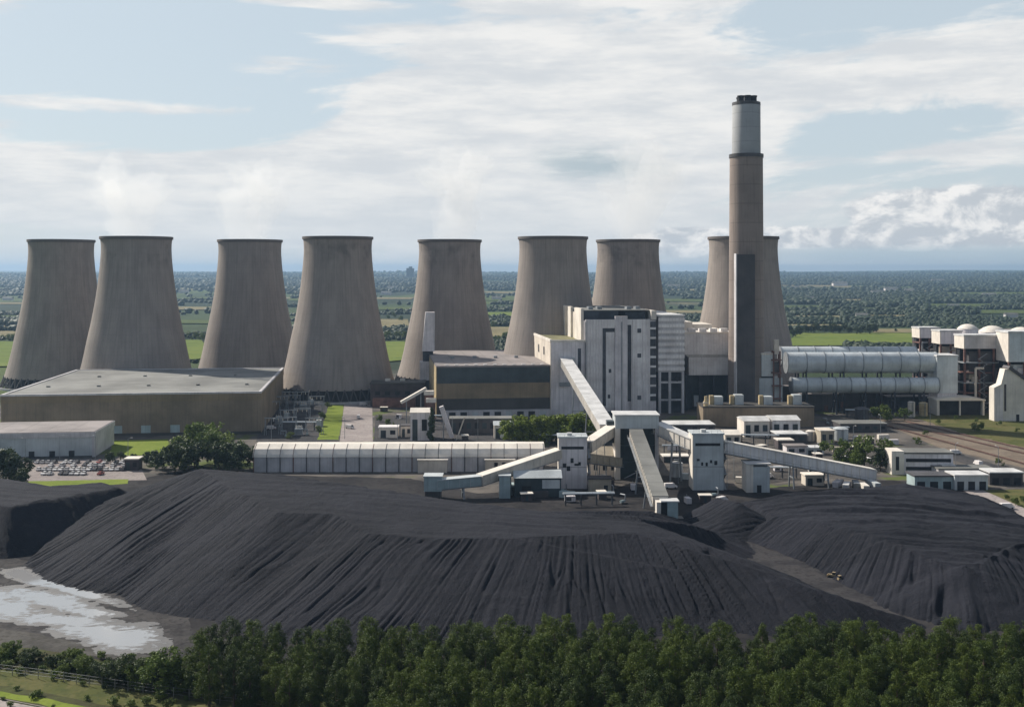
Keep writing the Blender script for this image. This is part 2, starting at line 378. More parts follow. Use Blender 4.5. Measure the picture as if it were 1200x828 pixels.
w = bpy.data.worlds.new('World'); scene.world = w; w.use_nodes = True
def sky_nodes():
    nt = NT(w.node_tree); bg = w.node_tree.nodes['Background']
    sky = nt.node('ShaderNodeTexSky', sky_type='NISHITA'); sky.sun_disc = False
    sky.sun_elevation = SUN_EL; sky.sun_rotation = SUN_AZ
    sky.air_density = 1.0; sky.dust_density = 1.2; sky.altitude = 100
    d = nt.node('ShaderNodeTexCoord').outputs['Generated']
    s = nt.node('ShaderNodeSeparateXYZ', ins={0: d})
    az = nt.math('ARCTAN2', s.outputs[0], s.outputs[1])
    h = nt.math('SQRT', nt.math('ADD', nt.math('MULTIPLY', s.outputs[0], s.outputs[0]), nt.math('MULTIPLY', s.outputs[1], s.outputs[1])))
    t = nt.math('MINIMUM', nt.math('DIVIDE', s.outputs[2], nt.math('MAXIMUM', h, .05)), 1.6)
    def uv(sx, sy, ox=0.0, oy=0.0, shear=0.0):
        yy = nt.math('ADD', nt.math('MULTIPLY', t, sy), oy)
        if shear: yy = nt.math('ADD', yy, nt.math('MULTIPLY', az, shear * sy))
        return nt.node('ShaderNodeCombineXYZ', ins={0: nt.math('ADD', nt.math('MULTIPLY', az, sx), ox), 1: yy, 2: 0.0}).outputs[0]
    def bump(a0, ra, t0, rt):          # soft elliptical patch of sky about azimuth a0, elevation t0
        da = nt.math('DIVIDE', nt.math('SUBTRACT', az, a0), ra); dt = nt.math('DIVIDE', nt.math('SUBTRACT', t, t0), rt)
        r = nt.math('SQRT', nt.math('ADD', nt.math('MULTIPLY', da, da), nt.math('MULTIPLY', dt, dt)))
        return nt.ramp(r, 1.0, 0.2)
    K = .86 / SKYS
    def g(r, gg, b_): return (r * K, gg * K, b_ * K)
    front = nt.math('MULTIPLY', nt.ramp(s.outputs[1], -.3, .6), nt.ramp(t, .9, .3))     # clouds kept ahead; unseen sky overhead and behind dimmed, greyed to weaken fill light
    c = nt.mix(nt.math('MULTIPLY', front, .80), sky.outputs[0], g(.58, .665, .72))          # high thin veil over the clear sky
    # broad sheets
    sh = nt.noise(uv(3.6, 15, 3.1, .4, -.05), 1.0, 9, .63, .6)
    wide = nt.noise(uv(1.6, 6, 1.3, 2.2), 1.0, 3, .5)
    cov = nt.math('ADD', sh, nt.math('MULTIPLY', nt.math('SUBTRACT', wide, .5), .7))
    # clear areas: upper left, the top right band; cloudier through the middle
    cov = nt.math('SUBTRACT', cov, nt.math('MULTIPLY', bump(-.32, .30, .17, .09), .20))
    cov = nt.math('ADD', cov, nt.math('MULTIPLY', bump(.02, .34, .135, .085), .20))
    cov = nt.math('ADD', cov, nt.math('MULTIPLY', bump(.33, .20, .165, .04), .16))
    cov = nt.math('SUBTRACT', cov, nt.math('MULTIPLY', bump(.36, .2, .235, .035), .2))
    cov = nt.math('SUBTRACT', cov, nt.math('MULTIPLY', bump(.30, .13, .115, .028), .2))
    cov = nt.math('ADD', cov, nt.math('MULTIPLY', bump(-.25, .6, .06, .055), .2))
    fib = nt.noise(uv(7, 46, 0, 0, -.10), 1.0, 7, .6, .8)
    dens = nt.math('ADD', cov, nt.math('MULTIPLY', nt.math('SUBTRACT', fib, .5), .3))
    for (a0, ra, t0, rt, amt) in ((-.35, .17, .139, .012, .22), (-.17, .10, .238, .010, .2), (.02, .09, .240, .012, .25), (-.22, .09, .182, .016, .22), (-.06, .22, .205, .022, .16), (-.3, .3, .085, .03, .1)):
        dens = nt.math('ADD', dens, nt.math('MULTIPLY', bump(a0, ra, t0, rt), amt))
    a = nt.ramp(dens, .42, .56)
    bright = nt.noise(uv(7, 36, 5, 5), 1.0, 8, .66)
    cc = nt.mix(nt.ramp(bright, .35, .65), g(.655, .68, .705), g(.86, .85, .83))
    c = nt.mix(nt.math('MULTIPLY', a, .93), c, cc)
    # pale band low down
    c = nt.mix(nt.math('MULTIPLY', nt.ramp(t, .11, .0), .55), c, g(.64, .68, .71))
    # grey-blue hollow in the sheet
    hol = nt.math('MULTIPLY', bump(.075, .085, .096, .026), nt.ramp(nt.noise(uv(12, 60), 1.0, 5, .6), .3, .6))
    c = nt.mix(nt.math('MULTIPLY', hol, .8), c, g(.40, .49, .54))
    # heaped cumulus low on the far right, smaller ones further along
    pf = nt.noise(uv(24, 38, 1, 3), 1.0, 8, .62, .3)
    pw = nt.noise(uv(9, 10, 7, 3), 1.0, 3, .5)
    cm = nt.math('MAXIMUM', bump(.40, .17, .047, .040), nt.math('MULTIPLY', bump(.30, .28, .028, .018), .9))
    cm = nt.math('MAXIMUM', cm, nt.math('MULTIPLY', bump(.16, .09, .026, .022), .7))
    cd = nt.math('ADD', nt.math('ADD', cm, -.62), nt.math('ADD', nt.math('MULTIPLY', pf, .95), nt.math('MULTIPLY', nt.math('SUBTRACT', pw, .5), .9)))
    pf2 = nt.noise(uv(24, 38, 1.16, 2.72), 1.0, 8, .62, .3)      # same puffs read a little up-sun: their lit and shaded sides
    lit = nt.ramp(nt.math('SUBTRACT', pf, pf2), -.10, .14)
    cl = nt.mix(lit, g(.53, .565, .605), g(.93, .91, .885))
    c = nt.mix(nt.math('MULTIPLY', nt.ramp(cd, .24, .46), .9), c, cl)
    # clear strip of blue haze just over the far right horizon
    st = nt.math('MULTIPLY', bump(.36, .24, .013, .011), .75)
    c = nt.mix(st, c, g(.46, .56, .62))
    nt.l.new(nt.mix(front, nt.mix(.4, sky.outputs[0], g(.34, .345, .35)), c), bg.inputs[0]); bg.inputs[1].default_value = SKYS
SKYS = 0.09
sky_nodes()
scene.view_settings.view_transform = 'Standard'; scene.view_settings.look = 'None'
scene.view_settings.exposure = 0.30; scene.view_settings.gamma = 1.0
try: scene.view_settings.use_curve_mapping = False
except Exception: pass
scene.render.engine = 'CYCLES'
scene.cycles.max_bounces = 5; scene.cycles.diffuse_bounces = 3; scene.cycles.transparent_max_bounces = 6
scene.cycles.volume_bounces = 2; scene.cycles.use_denoising = True
scene.cycles.caustics_reflective = False; scene.cycles.caustics_refractive = False

# ------------------------------------------------------------------ terrain
def axis(lo, hi, mid0, mid1, fine, grow):
    a = [mid0]
    while a[-1] < mid1: a.append(a[-1] + fine)
    st = fine
    while a[-1] < hi: st *= grow; a.append(a[-1] + st)
    b = []; st = fine; x = mid0
    while x > lo: st *= grow; x -= st; b.append(x)
    return np.array(b[::-1] + a)
def land_z(X, Y):
    d = np.hypot(X, Y)
    r = np.clip((d - 3500) / 9500, 0, 1); r = r * r * (3 - 2 * r)
    z = r * (62 + 46 * fbm(X / 4200 + 3.3, Y / 3000 + 8.1, 5, 4)) + np.clip((d - 1500) / 2500, 0, 1) * 7 * (fbm(X / 900, Y / 700, 9, 3) + .3)
    return np.maximum(z, np.where(d > 1600, -2.0, 0.0)) * np.clip((d - 1250) / 500, 0, 1)
xs = axis(-17000, 17000, -900, 900, 60, 1.16); ys = axis(-700, 27000, 150, 2400, 60, 1.06)
XX, YY = np.meshgrid(xs, ys)
ZZ = land_z(XX, YY)
nx, ny = len(xs), len(ys)
idx = np.arange(nx * ny).reshape(ny, nx)
fc = np.stack([idx[:-1, :-1], idx[:-1, 1:], idx[1:, 1:], idx[1:, :-1]], -1).reshape(-1, 4)
gm = np_mesh('ground', np.stack([XX, YY, ZZ], -1).reshape(-1, 3), fc, M['land'])
props(bpy.data.objects.new('ground', gm), kind='structure'); COL.objects.link(bpy.data.objects['ground'])

def sheet(name, pxs, m, z, world=False):
    pts = pxs if world else [G(a, b, z) for a, b in pxs]
    ar = sum(pts[i][0] * pts[(i + 1) % len(pts)][1] - pts[(i + 1) % len(pts)][0] * pts[i][1] for i in range(len(pts)))
    if ar < 0: pts = pts[::-1]
    mb = MB(); mb.add([(x, y, z) for x, y in pts], [tuple(range(len(pts)))])
    o = mb.build(name, m); return props(o, kind='structure')
def rough_sheet(name, pxs, m, z, step=2.0, wob=1.6, seed=1):
    """polygon with a wandering edge"""
    pts = [G(a, b, z) for a, b in pxs]; out = []
    for i, p in enumerate(pts):
        q = pts[(i + 1) % len(pts)]; L = math.hypot(q[0] - p[0], q[1] - p[1]); n = max(1, min(60, int(L / step)))
        for k in range(n):
            t = k / n; x = p[0] + (q[0] - p[0]) * t; y = p[1] + (q[1] - p[1]) * t
            out.append((x + wob * mnoise.noise((x * .18, y * .18, seed)), y + wob * mnoise.noise((x * .18, y * .18, seed + 9))))
    return sheet(name, out, m, z, True)

# the coal yard floor, its wet corner, the foreground scrub
rough_sheet('coal_yard', [(-120, 640), (-120, 592), (60, 566), (160, 562), (235, 545), (300, 556), (480, 560), (560, 578), (640, 572), (720, 560), (860, 574), (1030, 562), (1140, 566), (1195, 590), (1330, 640), (1330, 800), (-120, 800)], M['coalyard'], .02)
rough_sheet('mud', [(-90, 640), (60, 660), (220, 690), (230, 770), (150, 775), (-20, 735), (-120, 725)], M['mud'], .04, seed=4)
rough_sheet('haul_road', [(810, 618), (836, 612), (862, 626), (905, 645), (1000, 678), (1066, 712), (1068, 722), (1040, 720), (960, 690), (860, 656)], M['haul'], .06, wob=1, seed=14)
rough_sheet('muddy_track', [(20, 668), (50, 644), (150, 596), (182, 578), (200, 580), (165, 606), (80, 656), (60, 672)], M['haul'], .045, wob=1, seed=15)
rough_sheet('scrub_ground', [(-160, 742), (20, 752), (200, 790), (330, 790), (1350, 790), (1420, 1500), (-400, 1500)], M['heath'], .05, seed=6)
rough_sheet('muddy_track', [(-120, 722), (20, 738), (180, 770), (190, 779), (60, 762), (-120, 742)], M['verge'], .06, wob=.8, seed=8)
rough_sheet('grass_strip', [(-100, 770), (40, 790), (230, 822), (420, 850), (420, 868), (200, 842), (40, 808), (-100, 790)], M['grassdry'], .055, wob=.8, seed=10)
rough_sheet('grass_verge', [(-100, 797), (40, 815), (120, 832), (200, 850), (140, 852), (45, 824), (-100, 800)], M['grassbright'], .06, wob=.5, seed=12)
sheet('road', [(-220, 800), (-60, 808), (60, 831), (190, 862), (500, 960), (120, 960)], M['concreteroad'], .064)
kb = MB(); kp = [G(a, b) for a, b in [(-220, 799), (-60, 807), (60, 830), (190, 861), (400, 925)]]
for a, b in zip(kp, kp[1:]): kb.bar((a[0], a[1], .08), (b[0], b[1], .08), .25, .16)
props(kb.build('kerb', M['carpark']), kind='structure')

# puddles: a field of long pools thresholded on a fine grid
def puddles():
    x0, x1, y0, y1, st = -175, -80, 252, 420, .4
    gx = np.arange(x0, x1, st); gy = np.arange(y0, y1, st); X, Y = np.meshgrid(gx, gy)
    f = np.full(X.shape, -1.0)
    px = HX + X * F / Y; py = HY + F * CH / Y
    def pool(cx, cy, rx, ry, tilt=0.0, a=1.0):
        dx = px - cx; dy = py - cy - tilt * dx
        return a * (1 - np.sqrt((dx / rx) ** 2 + (dy / ry) ** 2))
    for p in ((35, 678, 34, 6, .28), (22, 672, 14, 7), (120, 742, 62, 13, .16), (150, 748, 32, 15, -.1), (75, 727, 60, 7, .06), (58, 703, 52, 9, .18), (100, 716, 34, 5, .1), (12, 712, 34, 10, -.1), (-30, 700, 60, 16, .1), (85, 690, 55, 6, .3), (100, 640, 46, 4, -.46), (160, 612, 30, 3, -.4)):
        f = np.maximum(f, pool(*p))
    f = f + .38 * fbm(X * .10, Y * .06, 3, 4) + .16 * fbm(X * .5, Y * .25, 6, 3)
    tr_ = np.abs(fbm((X * .8 + Y * .6) * .05, (Y - X * .5) * .16, 13, 3))
    f = f - .30 * np.clip(1 - tr_ * 9, 0, 1)
    ok = f > -.42
    n = len(gx); id_ = np.arange(X.size).reshape(X.shape)
    q = ok[:-1, :-1] & ok[1:, :-1] & ok[:-1, 1:] & ok[1:, 1:]
    fcs = np.stack([id_[:-1, :-1], id_[:-1, 1:], id_[1:, 1:], id_[1:, :-1]], -1)[q]
    used, inv = np.unique(fcs, return_inverse=True)
    v = np.stack([X.ravel()[used], Y.ravel()[used], np.full(len(used), .07)], -1)
    me = np_mesh('water', v, inv.reshape(-1, 4), M['water'])
    at = me.attributes.new('wet', 'FLOAT', 'POINT'); at.data.foreach_set('value', f.ravel()[used].astype(np.float32))
    o = bpy.data.objects.new('water', me); COL.objects.link(o)
    props(o, kind='structure')
puddles()

# ------------------------------------------------------------------ coal heaps
def heap_field(X, Y, tris, segs, slope):
    h = np.full(X.shape, -9.0)
    for s in segs:
        a, b = s[0], s[1]; sl_ = s[2] if len(s) > 2 else slope
        dx, dy = b[0] - a[0], b[1] - a[1]; L2 = dx * dx + dy * dy + 1e-9
        t = np.clip(((X - a[0]) * dx + (Y - a[1]) * dy) / L2, 0, 1)
        d = np.hypot(X - a[0] - t * dx, Y - a[1] - t * dy)
        h = np.maximum(h, a[2] + (b[2] - a[2]) * t - sl_ * d)
    for a, b, c in tris:
        den = (b[1] - c[1]) * (a[0] - c[0]) + (c[0] - b[0]) * (a[1] - c[1])
        if abs(den) < 1e-6: continue
        l1 = ((b[1] - c[1]) * (X - c[0]) + (c[0] - b[0]) * (Y - c[1])) / den
        l2 = ((c[1] - a[1]) * (X - c[0]) + (a[0] - c[0]) * (Y - c[1])) / den
        l3 = 1 - l1 - l2
        ins = (l1 >= -1e-6) & (l2 >= -1e-6) & (l3 >= -1e-6)
        h = np.where(ins, np.maximum(h, l1 * a[2] + l2 * b[2] + l3 * c[2]), h)
    return h
def blur(h, n):
    for _ in range(n):
        p = np.pad(h, 1, mode='edge')
        h = (p[:-2, 1:-1] + p[2:, 1:-1] + p[1:-1, :-2] + p[1:-1, 2:] + 2 * h) / 6
    return h
def heap(name, label, box, tris, segs, slope, ufun, amp=.5, st=.38, nb=5, seed=1, top_amp=.35, cuts=()):
    x0, x1, y0, y1 = box
    gx = np.arange(x0, x1, st); gy = np.arange(y0, y1, st); X, Y = np.meshgrid(gx, gy)
    wx = X + 1.1 * fbm(X * .05, Y * .05, seed + 40, 3); wy = Y + 1.1 * fbm(X * .05 + 9, Y * .05, seed + 50, 3)
    h = heap_field(wx, wy, tris, segs, slope)
    for (p, q, stp, reach) in cuts:        # a dug face: falls steeply to the right of the line p > q
        dx, dy = q[0] - p[0], q[1] - p[1]; L = math.hypot(dx, dy)
        t = ((X - p[0]) * dx + (Y - p[1]) * dy) / (L * L); dd = ((X - p[0]) * dy - (Y - p[1]) * dx) / L
        lim = p[2] + (q[2] - p[2]) * t - stp * dd
        h = np.where((dd > 0) & (dd < reach) & (t > 0) & (t < 1), np.minimum(h, np.maximum(lim, .4)), h)
    h = blur(h, nb)
    gyy, gxx = np.gradient(h, st); sl_ = np.hypot(gxx, gyy)
    steep = np.clip((sl_ - .12) / .15, 0, 1)
    u = ufun(X, Y) + 1.1 * fbm(X * .04, Y * .04, seed + 3, 2)
    def rut(k, s):
        n = vnoise(u * k, fbm(X * .03, Y * .03, seed + s, 2) * .9 + Y * .012, seed + s)
        return n
    low = np.clip(.55 + .9 * fbm(X * .045, Y * .045, seed + 20, 3), .15, 1.3)
    g_ = (.16 * rut(.30, 1) + .55 * rut(.95, 2) + .62 * rut(1.7, 4)) * low
    v1 = np.clip(1 - np.abs(rut(.8, 11)) * 6, 0, 1); v2 = np.clip(1 - np.abs(rut(.33, 12)) * 9, 0, 1)
    g_ = .72 * g_ - (.62 * v1 + .75 * v2) * np.clip(.25 + low, 0, 1.2)
    flat = 1 - steep
    bandv = Y * .34 + .03 * X + fbm(X * .02, Y * .02, seed + 70, 2)
    tn = .8 * vnoise(X * .025, bandv, seed + 31) + .6 * fbm(X * .16, Y * .16, seed + 30, 4)
    h = h + amp * g_ * steep + top_amp * tn * (.35 + .65 * flat) + .16 * fbm(X * .45, Y * .45, seed + 60, 4)
    ok = h > -.15
    ok = ok[:-1, :-1] | ok[1:, :-1] | ok[:-1, 1:] | ok[1:, 1:]
    id_ = np.arange(X.size).reshape(X.shape)
    fcs = np.stack([id_[:-1, :-1], id_[:-1, 1:], id_[1:, 1:], id_[1:, :-1]], -1)[ok]
    used, inv = np.unique(fcs, return_inverse=True)
    v = np.stack([X.ravel()[used], Y.ravel()[used], np.maximum(h, -.6).ravel()[used]], -1)
    o = bpy.data.objects.new(name, np_mesh(name, v, inv.reshape(-1, 4), M['coal'])); COL.objects.link(o)
    props(o, label, 'coal heap', 'coal heaps in the stockyard')
    return o
def q3(px, py, z): return G3(px, py, z)

def fan_main(X, Y):
    cx, cy = 25.0, 392.0
    th = np.arctan2(X - cx, cy - Y); t0 = R(-31)
    ray = (X - cx) * math.cos(t0) - (Y - cy) * math.sin(t0) * -1
    # perpendicular distance from the ray that leaves the apex at t0
    dxr, dyr = math.sin(t0), -math.cos(t0)
    perp = (X - cx) * (-dyr) + (Y - cy) * dxr
    return np.where(th > t0, 90 * (th - t0), perp)
A_ = [q3(235, 549, 20), q3(330, 556, 20), q3(450, 573, 18), q3(560, 590, 16), q3(660, 601, 14.5), q3(755, 611, 14), q3(835, 640, 11.5), q3(940, 684, 8.5), q3(1060, 722, 2.5)]
B_ = [q3(260, 566, 20), q3(327, 600, 18.5), q3(391, 602, 18), q3(435, 624, 16.5), q3(502, 632, 16), q3(600, 630, 16), q3(745, 622, 15), q3(820, 648, 11)]
tr = [(A_[0], A_[1], B_[0]), (A_[1], B_[0], B_[1]), (A_[1], B_[1], B_[2]), (A_[1], A_[2], B_[2]), (A_[2], B_[2], B_[3]), (A_[2], B_[3], B_[4]), (A_[2], A_[3], B_[4]),
      (A_[3], B_[4], B_[5]), (A_[3], A_[4], B_[5]), (A_[4], B_[5], B_[6]), (A_[4], A_[5], B_[6]), (A_[5], A_[6], B_[6]), (A_[6], B_[6], B_[7])]
sg = []
for L in (A_, B_):
    for i in range(len(L) - 1):
        back = L is A_ and i < 5
        sg.append((L[i], L[i + 1], .62 if back else (.36 if L is B_ and 2 < i < 6 else .42)))
sg[0:1] = [(A_[0], A_[1], .5)]
sg += [(A_[0], B_[0], .34), (A_[0], B_[0], .34), (B_[0], B_[1], .42), (B_[2], q3(300, 648, 8.5), .52), (q3(300, 648, 8.5), q3(212, 703, .6), .45), (B_[3], q3(330, 690, 4), .34)]
sg += [(q3(420, 640, 11), q3(600, 648, 11), .26), (q3(600, 648, 11), q3(740, 640, 10.5), .26), (B_[6], A_[7], .42), (B_[5], q3(800, 668, 9), .34)]
sg += [(q3(750, 606, 14), q3(812, 612, 10.5), .95), (q3(812, 612, 10.5), q3(838, 622, 6), .95)]
sg += [((-10, 396, 4.5), (48, 388, 6), .3), ((-40, 402, 3), (-8, 392, 5), .25), ((20, 372, 9), (45, 362, 10), .3)]
heap('coal_heap', 'broad black coal heap with ridged faces, largest, filling the middle of the stockyard', (-150, 114, 246, 425), tr, sg, .42, fan_main, .66, .36, 5, 1)

def fan_right(X, Y):
    cx, cy = 150.0, 392.0
    return 85 * np.arctan2(X - cx, cy - Y)
C_ = [q3(872, 588, 5), q3(930, 577, 8), q3(1000, 572, 8.5), q3(1060, 567, 8.5), q3(1148, 580, 5.5), q3(1260, 640, 5.5)]
D_ = [q3(905, 606, 6.5), q3(960, 612, 8.5), q3(1000, 622, 9.3), q3(1070, 648, 9.6), q3(1132, 664, 9.4), q3(1190, 640, 9.0), q3(1330, 640, 7.5)]
tr = [(C_[0], C_[1], D_[0]), (C_[1], D_[0], D_[1]), (C_[1], C_[2], D_[1]), (C_[2], D_[1], D_[2]), (C_[2], C_[3], D_[2]), (C_[3], D_[2], D_[3]), (C_[3], C_[4], D_[3]), (C_[4], D_[3], D_[4]), (C_[4], C_[5], D_[4]), (C_[5], D_[4], D_[5]), (C_[5], D_[5], D_[6])]
sg = [(a, b, .45) for a, b in zip(C_, C_[1:])] + [(a, b, .55 if i_ < 4 else .38) for i_, (a, b) in enumerate(zip(D_, D_[1:]))]
sg += [(D_[4], q3(1140, 724, 2.5), .5), (D_[3], q3(1050, 690, 3), .6)]
heap('coal_heap', 'dark flat-topped coal heap beneath the long sloping conveyor beside the access road', (60, 215, 255, 440), tr, sg, .42, fan_right, .6, .38, 8, 21, 1.1, cuts=[(q3(1128, 672, 9.5), q3(1118, 722, 2), 1.1, 5)])
heap('coal_heap', 'low rounded coal mound at the foot of the pale transfer tower with stepped dark marks', (50, 95, 345, 432), [], [(q3(842, 582, 8.5), q3(868, 588, 9.5), .6), (q3(868, 588, 9.5), q3(884, 604, 5.5), .6), (q3(832, 600, 4.5), q3(850, 612, 4), .35), (q3(890, 586, 5.5), q3(905, 600, 6), .5)], .4, fan_right, .5, .42, 3, 33)
E_ = [(-330, 372, 14), (-205, 366, 14), q3(10, 592, 13.5), q3(70, 583, 13), q3(140, 571, 11)]
E2 = [(-330, 430, 13), (-210, 424, 13), q3(60, 569, 11.5), q3(120, 565, 10.5)]
tr = [(E_[0], E_[1], E2[0]), (E2[0], E2[1], E_[1]), (E_[1], E_[2], E2[1]), (E2[1], E2[2], E_[2]), (E_[2], E_[3], E2[2]), (E2[2], E2[3], E_[3]), (E_[3], E_[4], E2[3])]
heap('coal_heap', 'black shadowed coal bank with a level top beside the muddy pools', (-260, -125, 330, 455), tr, [(a, b, .85) for a, b in zip(E_, E_[1:])] + [(a, b, .5) for a, b in zip(E2, E2[1:])] + [(E_[4], E2[3], .8), (q3(165, 575, 3), q3(178, 572, 2.5), .45)], .5, lambda X, Y: X * .7 + Y * .5, .4, .5, 3, 51)
# ------------------------------------------------------------------ cooling towers
R7 = R(7.0)
TP = [(41.0, 8.5), (38.2, 18), (35.6, 29), (33.2, 41), (30.8, 52), (28.7, 63), (26.9, 74), (25.5, 85), (24.4, 96), (23.9, 104), (24.0, 109), (24.4, 112.2)]
def cooling_tower(label, loc):
    t = thing('cooling_tower', label, 'cooling tower', loc, 0, 'cooling towers of the power station')
    # smooth the profile
    prof = []
    for i in range(len(TP) - 1):
        for k in range(4):
            s = k / 4
            p0 = TP[max(i - 1, 0)]; p1 = TP[i]; p2 = TP[i + 1]; p3 = TP[min(i + 2, len(TP) - 1)]
            f = lambda a, b, c, d: .5 * (2 * b + (c - a) * s + (2 * a - 5 * b + 4 * c - d) * s * s + (3 * b - a - 3 * c + d) * s ** 3)
            prof.append((f(p0[0], p1[0], p2[0], p3[0]), f(p0[1], p1[1], p2[1], p3[1])))
    prof.append(TP[-1])
    inner = [(r - .7, z) for r, z in prof[::-1]]
    MB().lathe(prof + inner, 96, close=True).build('shell', M['tower'], t, True)
    top = TP[-1][0]
    MB().lathe([(top - .1, 112.2), (top + .7, 112.2), (top + .7, 114), (top - .9, 114), (top - .9, 112.2)], 96).build('rim', M['tower'], t)
    lb = MB()
    for i in range(44):
        a = 2 * math.pi * i / 44
        for d in (-.071, .071):
            lb.tube((44.5 * math.cos(a), 44.5 * math.sin(a), 0), (40.9 * math.cos(a + d), 40.9 * math.sin(a + d), 9.2), .45, n=5)
    lb.build('support_lattice', M['slate'], t)
    MB().lathe([(46, .0), (46, 1.6), (45, 1.6), (45, 0)], 72).build('basin', M['grey'], t)
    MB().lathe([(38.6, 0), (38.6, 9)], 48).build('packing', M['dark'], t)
    return t
ct = cooling_tower('cooling tower standing outermost, its foot beyond the corner of the flat roofed brown hall', (PX(72, 867), 867, 0))
for label, px, Y in (
    ('cooling tower nearest the camera behind the flat brown hall, dark smudge below its rim', 160, 790),
    ('cooling tower rising behind the middle of the flat brown hall roof, second row', 293, 867),
    ('cooling tower standing beside the switchyard with its dark base in full view', 396, 790),
    ('cooling tower with the slim pale lift slab standing in front of its lit side', 527, 867),
    ('cooling tower behind the white piers of the boiler house, reddish brown shell', 648, 790),
    ('cooling tower seen above the boiler house roof, only its upper half showing', 736, 867),
    ('cooling tower half hidden behind the tall chimney', 871, 790)):
    c = copy_tree(ct); c['label'] = label; c.location = (PX(px, Y), Y, 0); c.rotation_euler.z = rng.random() * 6

# ------------------------------------------------------------------ chimney
t = thing('chimney', 'tall brown chimney with a grey upper length and a dark lift shaft up its face', 'chimney', (PX(874.5, 702), 702, 0))
MB().lathe([(11.6, 0), (10.9, 60), (10.3, 163.0), (9.5, 163.0)], 64).build('lower_shaft', M['chimbrown'], t, True)
MB().lathe([(10.75, 161.2), (10.75, 163.4), (8.6, 163.4)], 64).build('gallery_ring', M['slate'], t)
MB().lathe([(8.95, 163.3), (8.8, 194.6), (8.2, 196), (7.6, 196.0), (0.01, 195.6)], 64).build('upper_shaft', M['chimgrey'], t, True)
MB().lathe([(8.84, 194.2), (8.9, 194.2), (8.84, 196.1), (8.0, 196.3)], 64).build('cap_band', M['slate'], t, True)
for dx, dy in ((-4.1, -3.3), (-.2, -4.6), (3.9, -3.2), (3.2, 3.8), (-3.3, 3.8)):
    MB().lathe([(2.0, 194), (2.0, 199.2), (2.3, 199.2), (2.3, 200), (1.6, 200), (1.6, 196)], 20, (dx, dy)).build('flue', M['dark'], t)
sb = MB(); sb.box(-9.0, 2.2, -15.2, -9.2, 0, 100); sb.build('lift_shaft', M['slate'], t)
sb = MB(); sb.box(-9.6, -9.003, -15.5, -9.2, 0, 100.6); sb.build('lit_shaft_edge', M['grey'], t)  # sunlit left edge of the shaft put in as a paler strip

# ------------------------------------------------------------------ helpers for buildings
def slab(parent, name, m, *boxes, **k):
    mb = MB()
    for b in boxes: mb.box(*b)
    return mb.build(name, m, parent, **k)
def gallery(name, label, a, b, wdt, hgt, mw, mr, legs=(), cat='conveyor', group='enclosed conveyor galleries', foot=0.0):
    """covered conveyor from a to b: casing, roof sheet, trestle legs"""
    A, B = Vector(a), Vector(b); mid = (A + B) / 2
    t = thing(name, label, cat, (A.x, A.y, 0), 0, group)
    a0 = (0, 0, A.z); d = B - A; b0 = (d.x, d.y, B.z)
    rb = MB(); rb.bar(a0, b0, wdt, hgt)
    up = Vector((0, 0, hgt / 2 + .2))
    MB().bar(Vector(a0) + up, Vector(b0) + up, wdt + .6, .35).build('roof', mr, t)
    dn = Vector((0, 0, -hgt / 2 - .3))
    MB().bar(Vector(a0) + dn, Vector(b0) + dn, wdt * .8, .5).build('truss', M['steel'], t)
    side = Vector((-d.y, d.x, 0)).normalized()
    n_ = max(3, int(d.length / 3.5)); wk = MB()
    for i in range(n_ + 1):
        p = Vector(a0).lerp(Vector(b0), i / n_)
        for e in (-1, 1):
            q = p + side * (e * (wdt / 2 + .1)); rb.bar((q.x, q.y, q.z - hgt / 2), (q.x, q.y, q.z + hgt / 2), .2, .24, 1)
            h_ = p + side * (e * (wdt / 2 + 1.0)); wk.bar((h_.x, h_.y, h_.z - hgt / 2), (h_.x, h_.y, h_.z - hgt / 2 + 1.1), .08, .08) if e < 0 else None
    s_ = side * -(wdt / 2 + .55); o_ = side * -(wdt / 2 + 1.0); lo = Vector((0, 0, -hgt / 2)); hi = Vector((0, 0, -hgt / 2 + 1.1))
    wk.bar(Vector(a0) + s_ + lo, Vector(b0) + s_ + lo, .9, .12); wk.bar(Vector(a0) + o_ + hi, Vector(b0) + o_ + hi, .08, .08)
    rb.build('casing', [mw, mr], t); wk.build('walkway', M['steel'], t)
    for s in legs:
        p = Vector(a0).lerp(Vector(b0), s); zt = p.z - hgt / 2 - .5
        if zt - foot < 1: continue
        g = MB()
        for e in (-1, 1):
            q = p + side * (e * wdt * .38); f_ = p + side * (e * wdt * .62)
            g.bar((f_.x, f_.y, foot), (q.x, q.y, zt), .55, .55)
        g.bar((p + side * wdt * .5) * 1 + Vector((0, 0, -p.z + zt * .5)), (p - side * wdt * .5) + Vector((0, 0, -p.z + zt * .5)), .35, .35)
        g.build('trestle', M['steel'], t)
    return t

# ------------------------------------------------------------------ brown flat-roofed hall
t = thing('industrial_hall', 'huge flat roofed brown hall in front of the outer cooling towers', 'hall', (-275, 597, 0), R7)
slab(t, 'wall', M['brown'], (0, 137, 0, 152, 0, 18.5))
slab(t, 'cladding_band', M['brownlite'], (-.25, 137.25, -.25, 152.25, 18.5, 22.3))
slab(t, 'roof', M['roofgrey'], (1.2, 135.8, 1.2, 150.8, 21.9, 22.9))
slab(t, 'parapet', M['grey'], (-.4, 137.4, -.4, 1.2, 22.3, 23.3), (-.4, 137.4, 150.8, 152.4, 22.3, 23.3), (-.4, 1.2, 1.2, 150.8, 22.3, 23.3), (135.8, 137.4, 1.2, 150.8, 22.3, 23.3))
for x in (58, 73, 88.5, 104): slab(t, 'roller_door', M['teal'] if x < 100 else M['browndark'], (x, x + 5, -.2, -.003, .05, 5.5))
slab(t, 'plinth', M['browndark'], (-.3, 137.3, -.32, -.004, 0, 1.4))
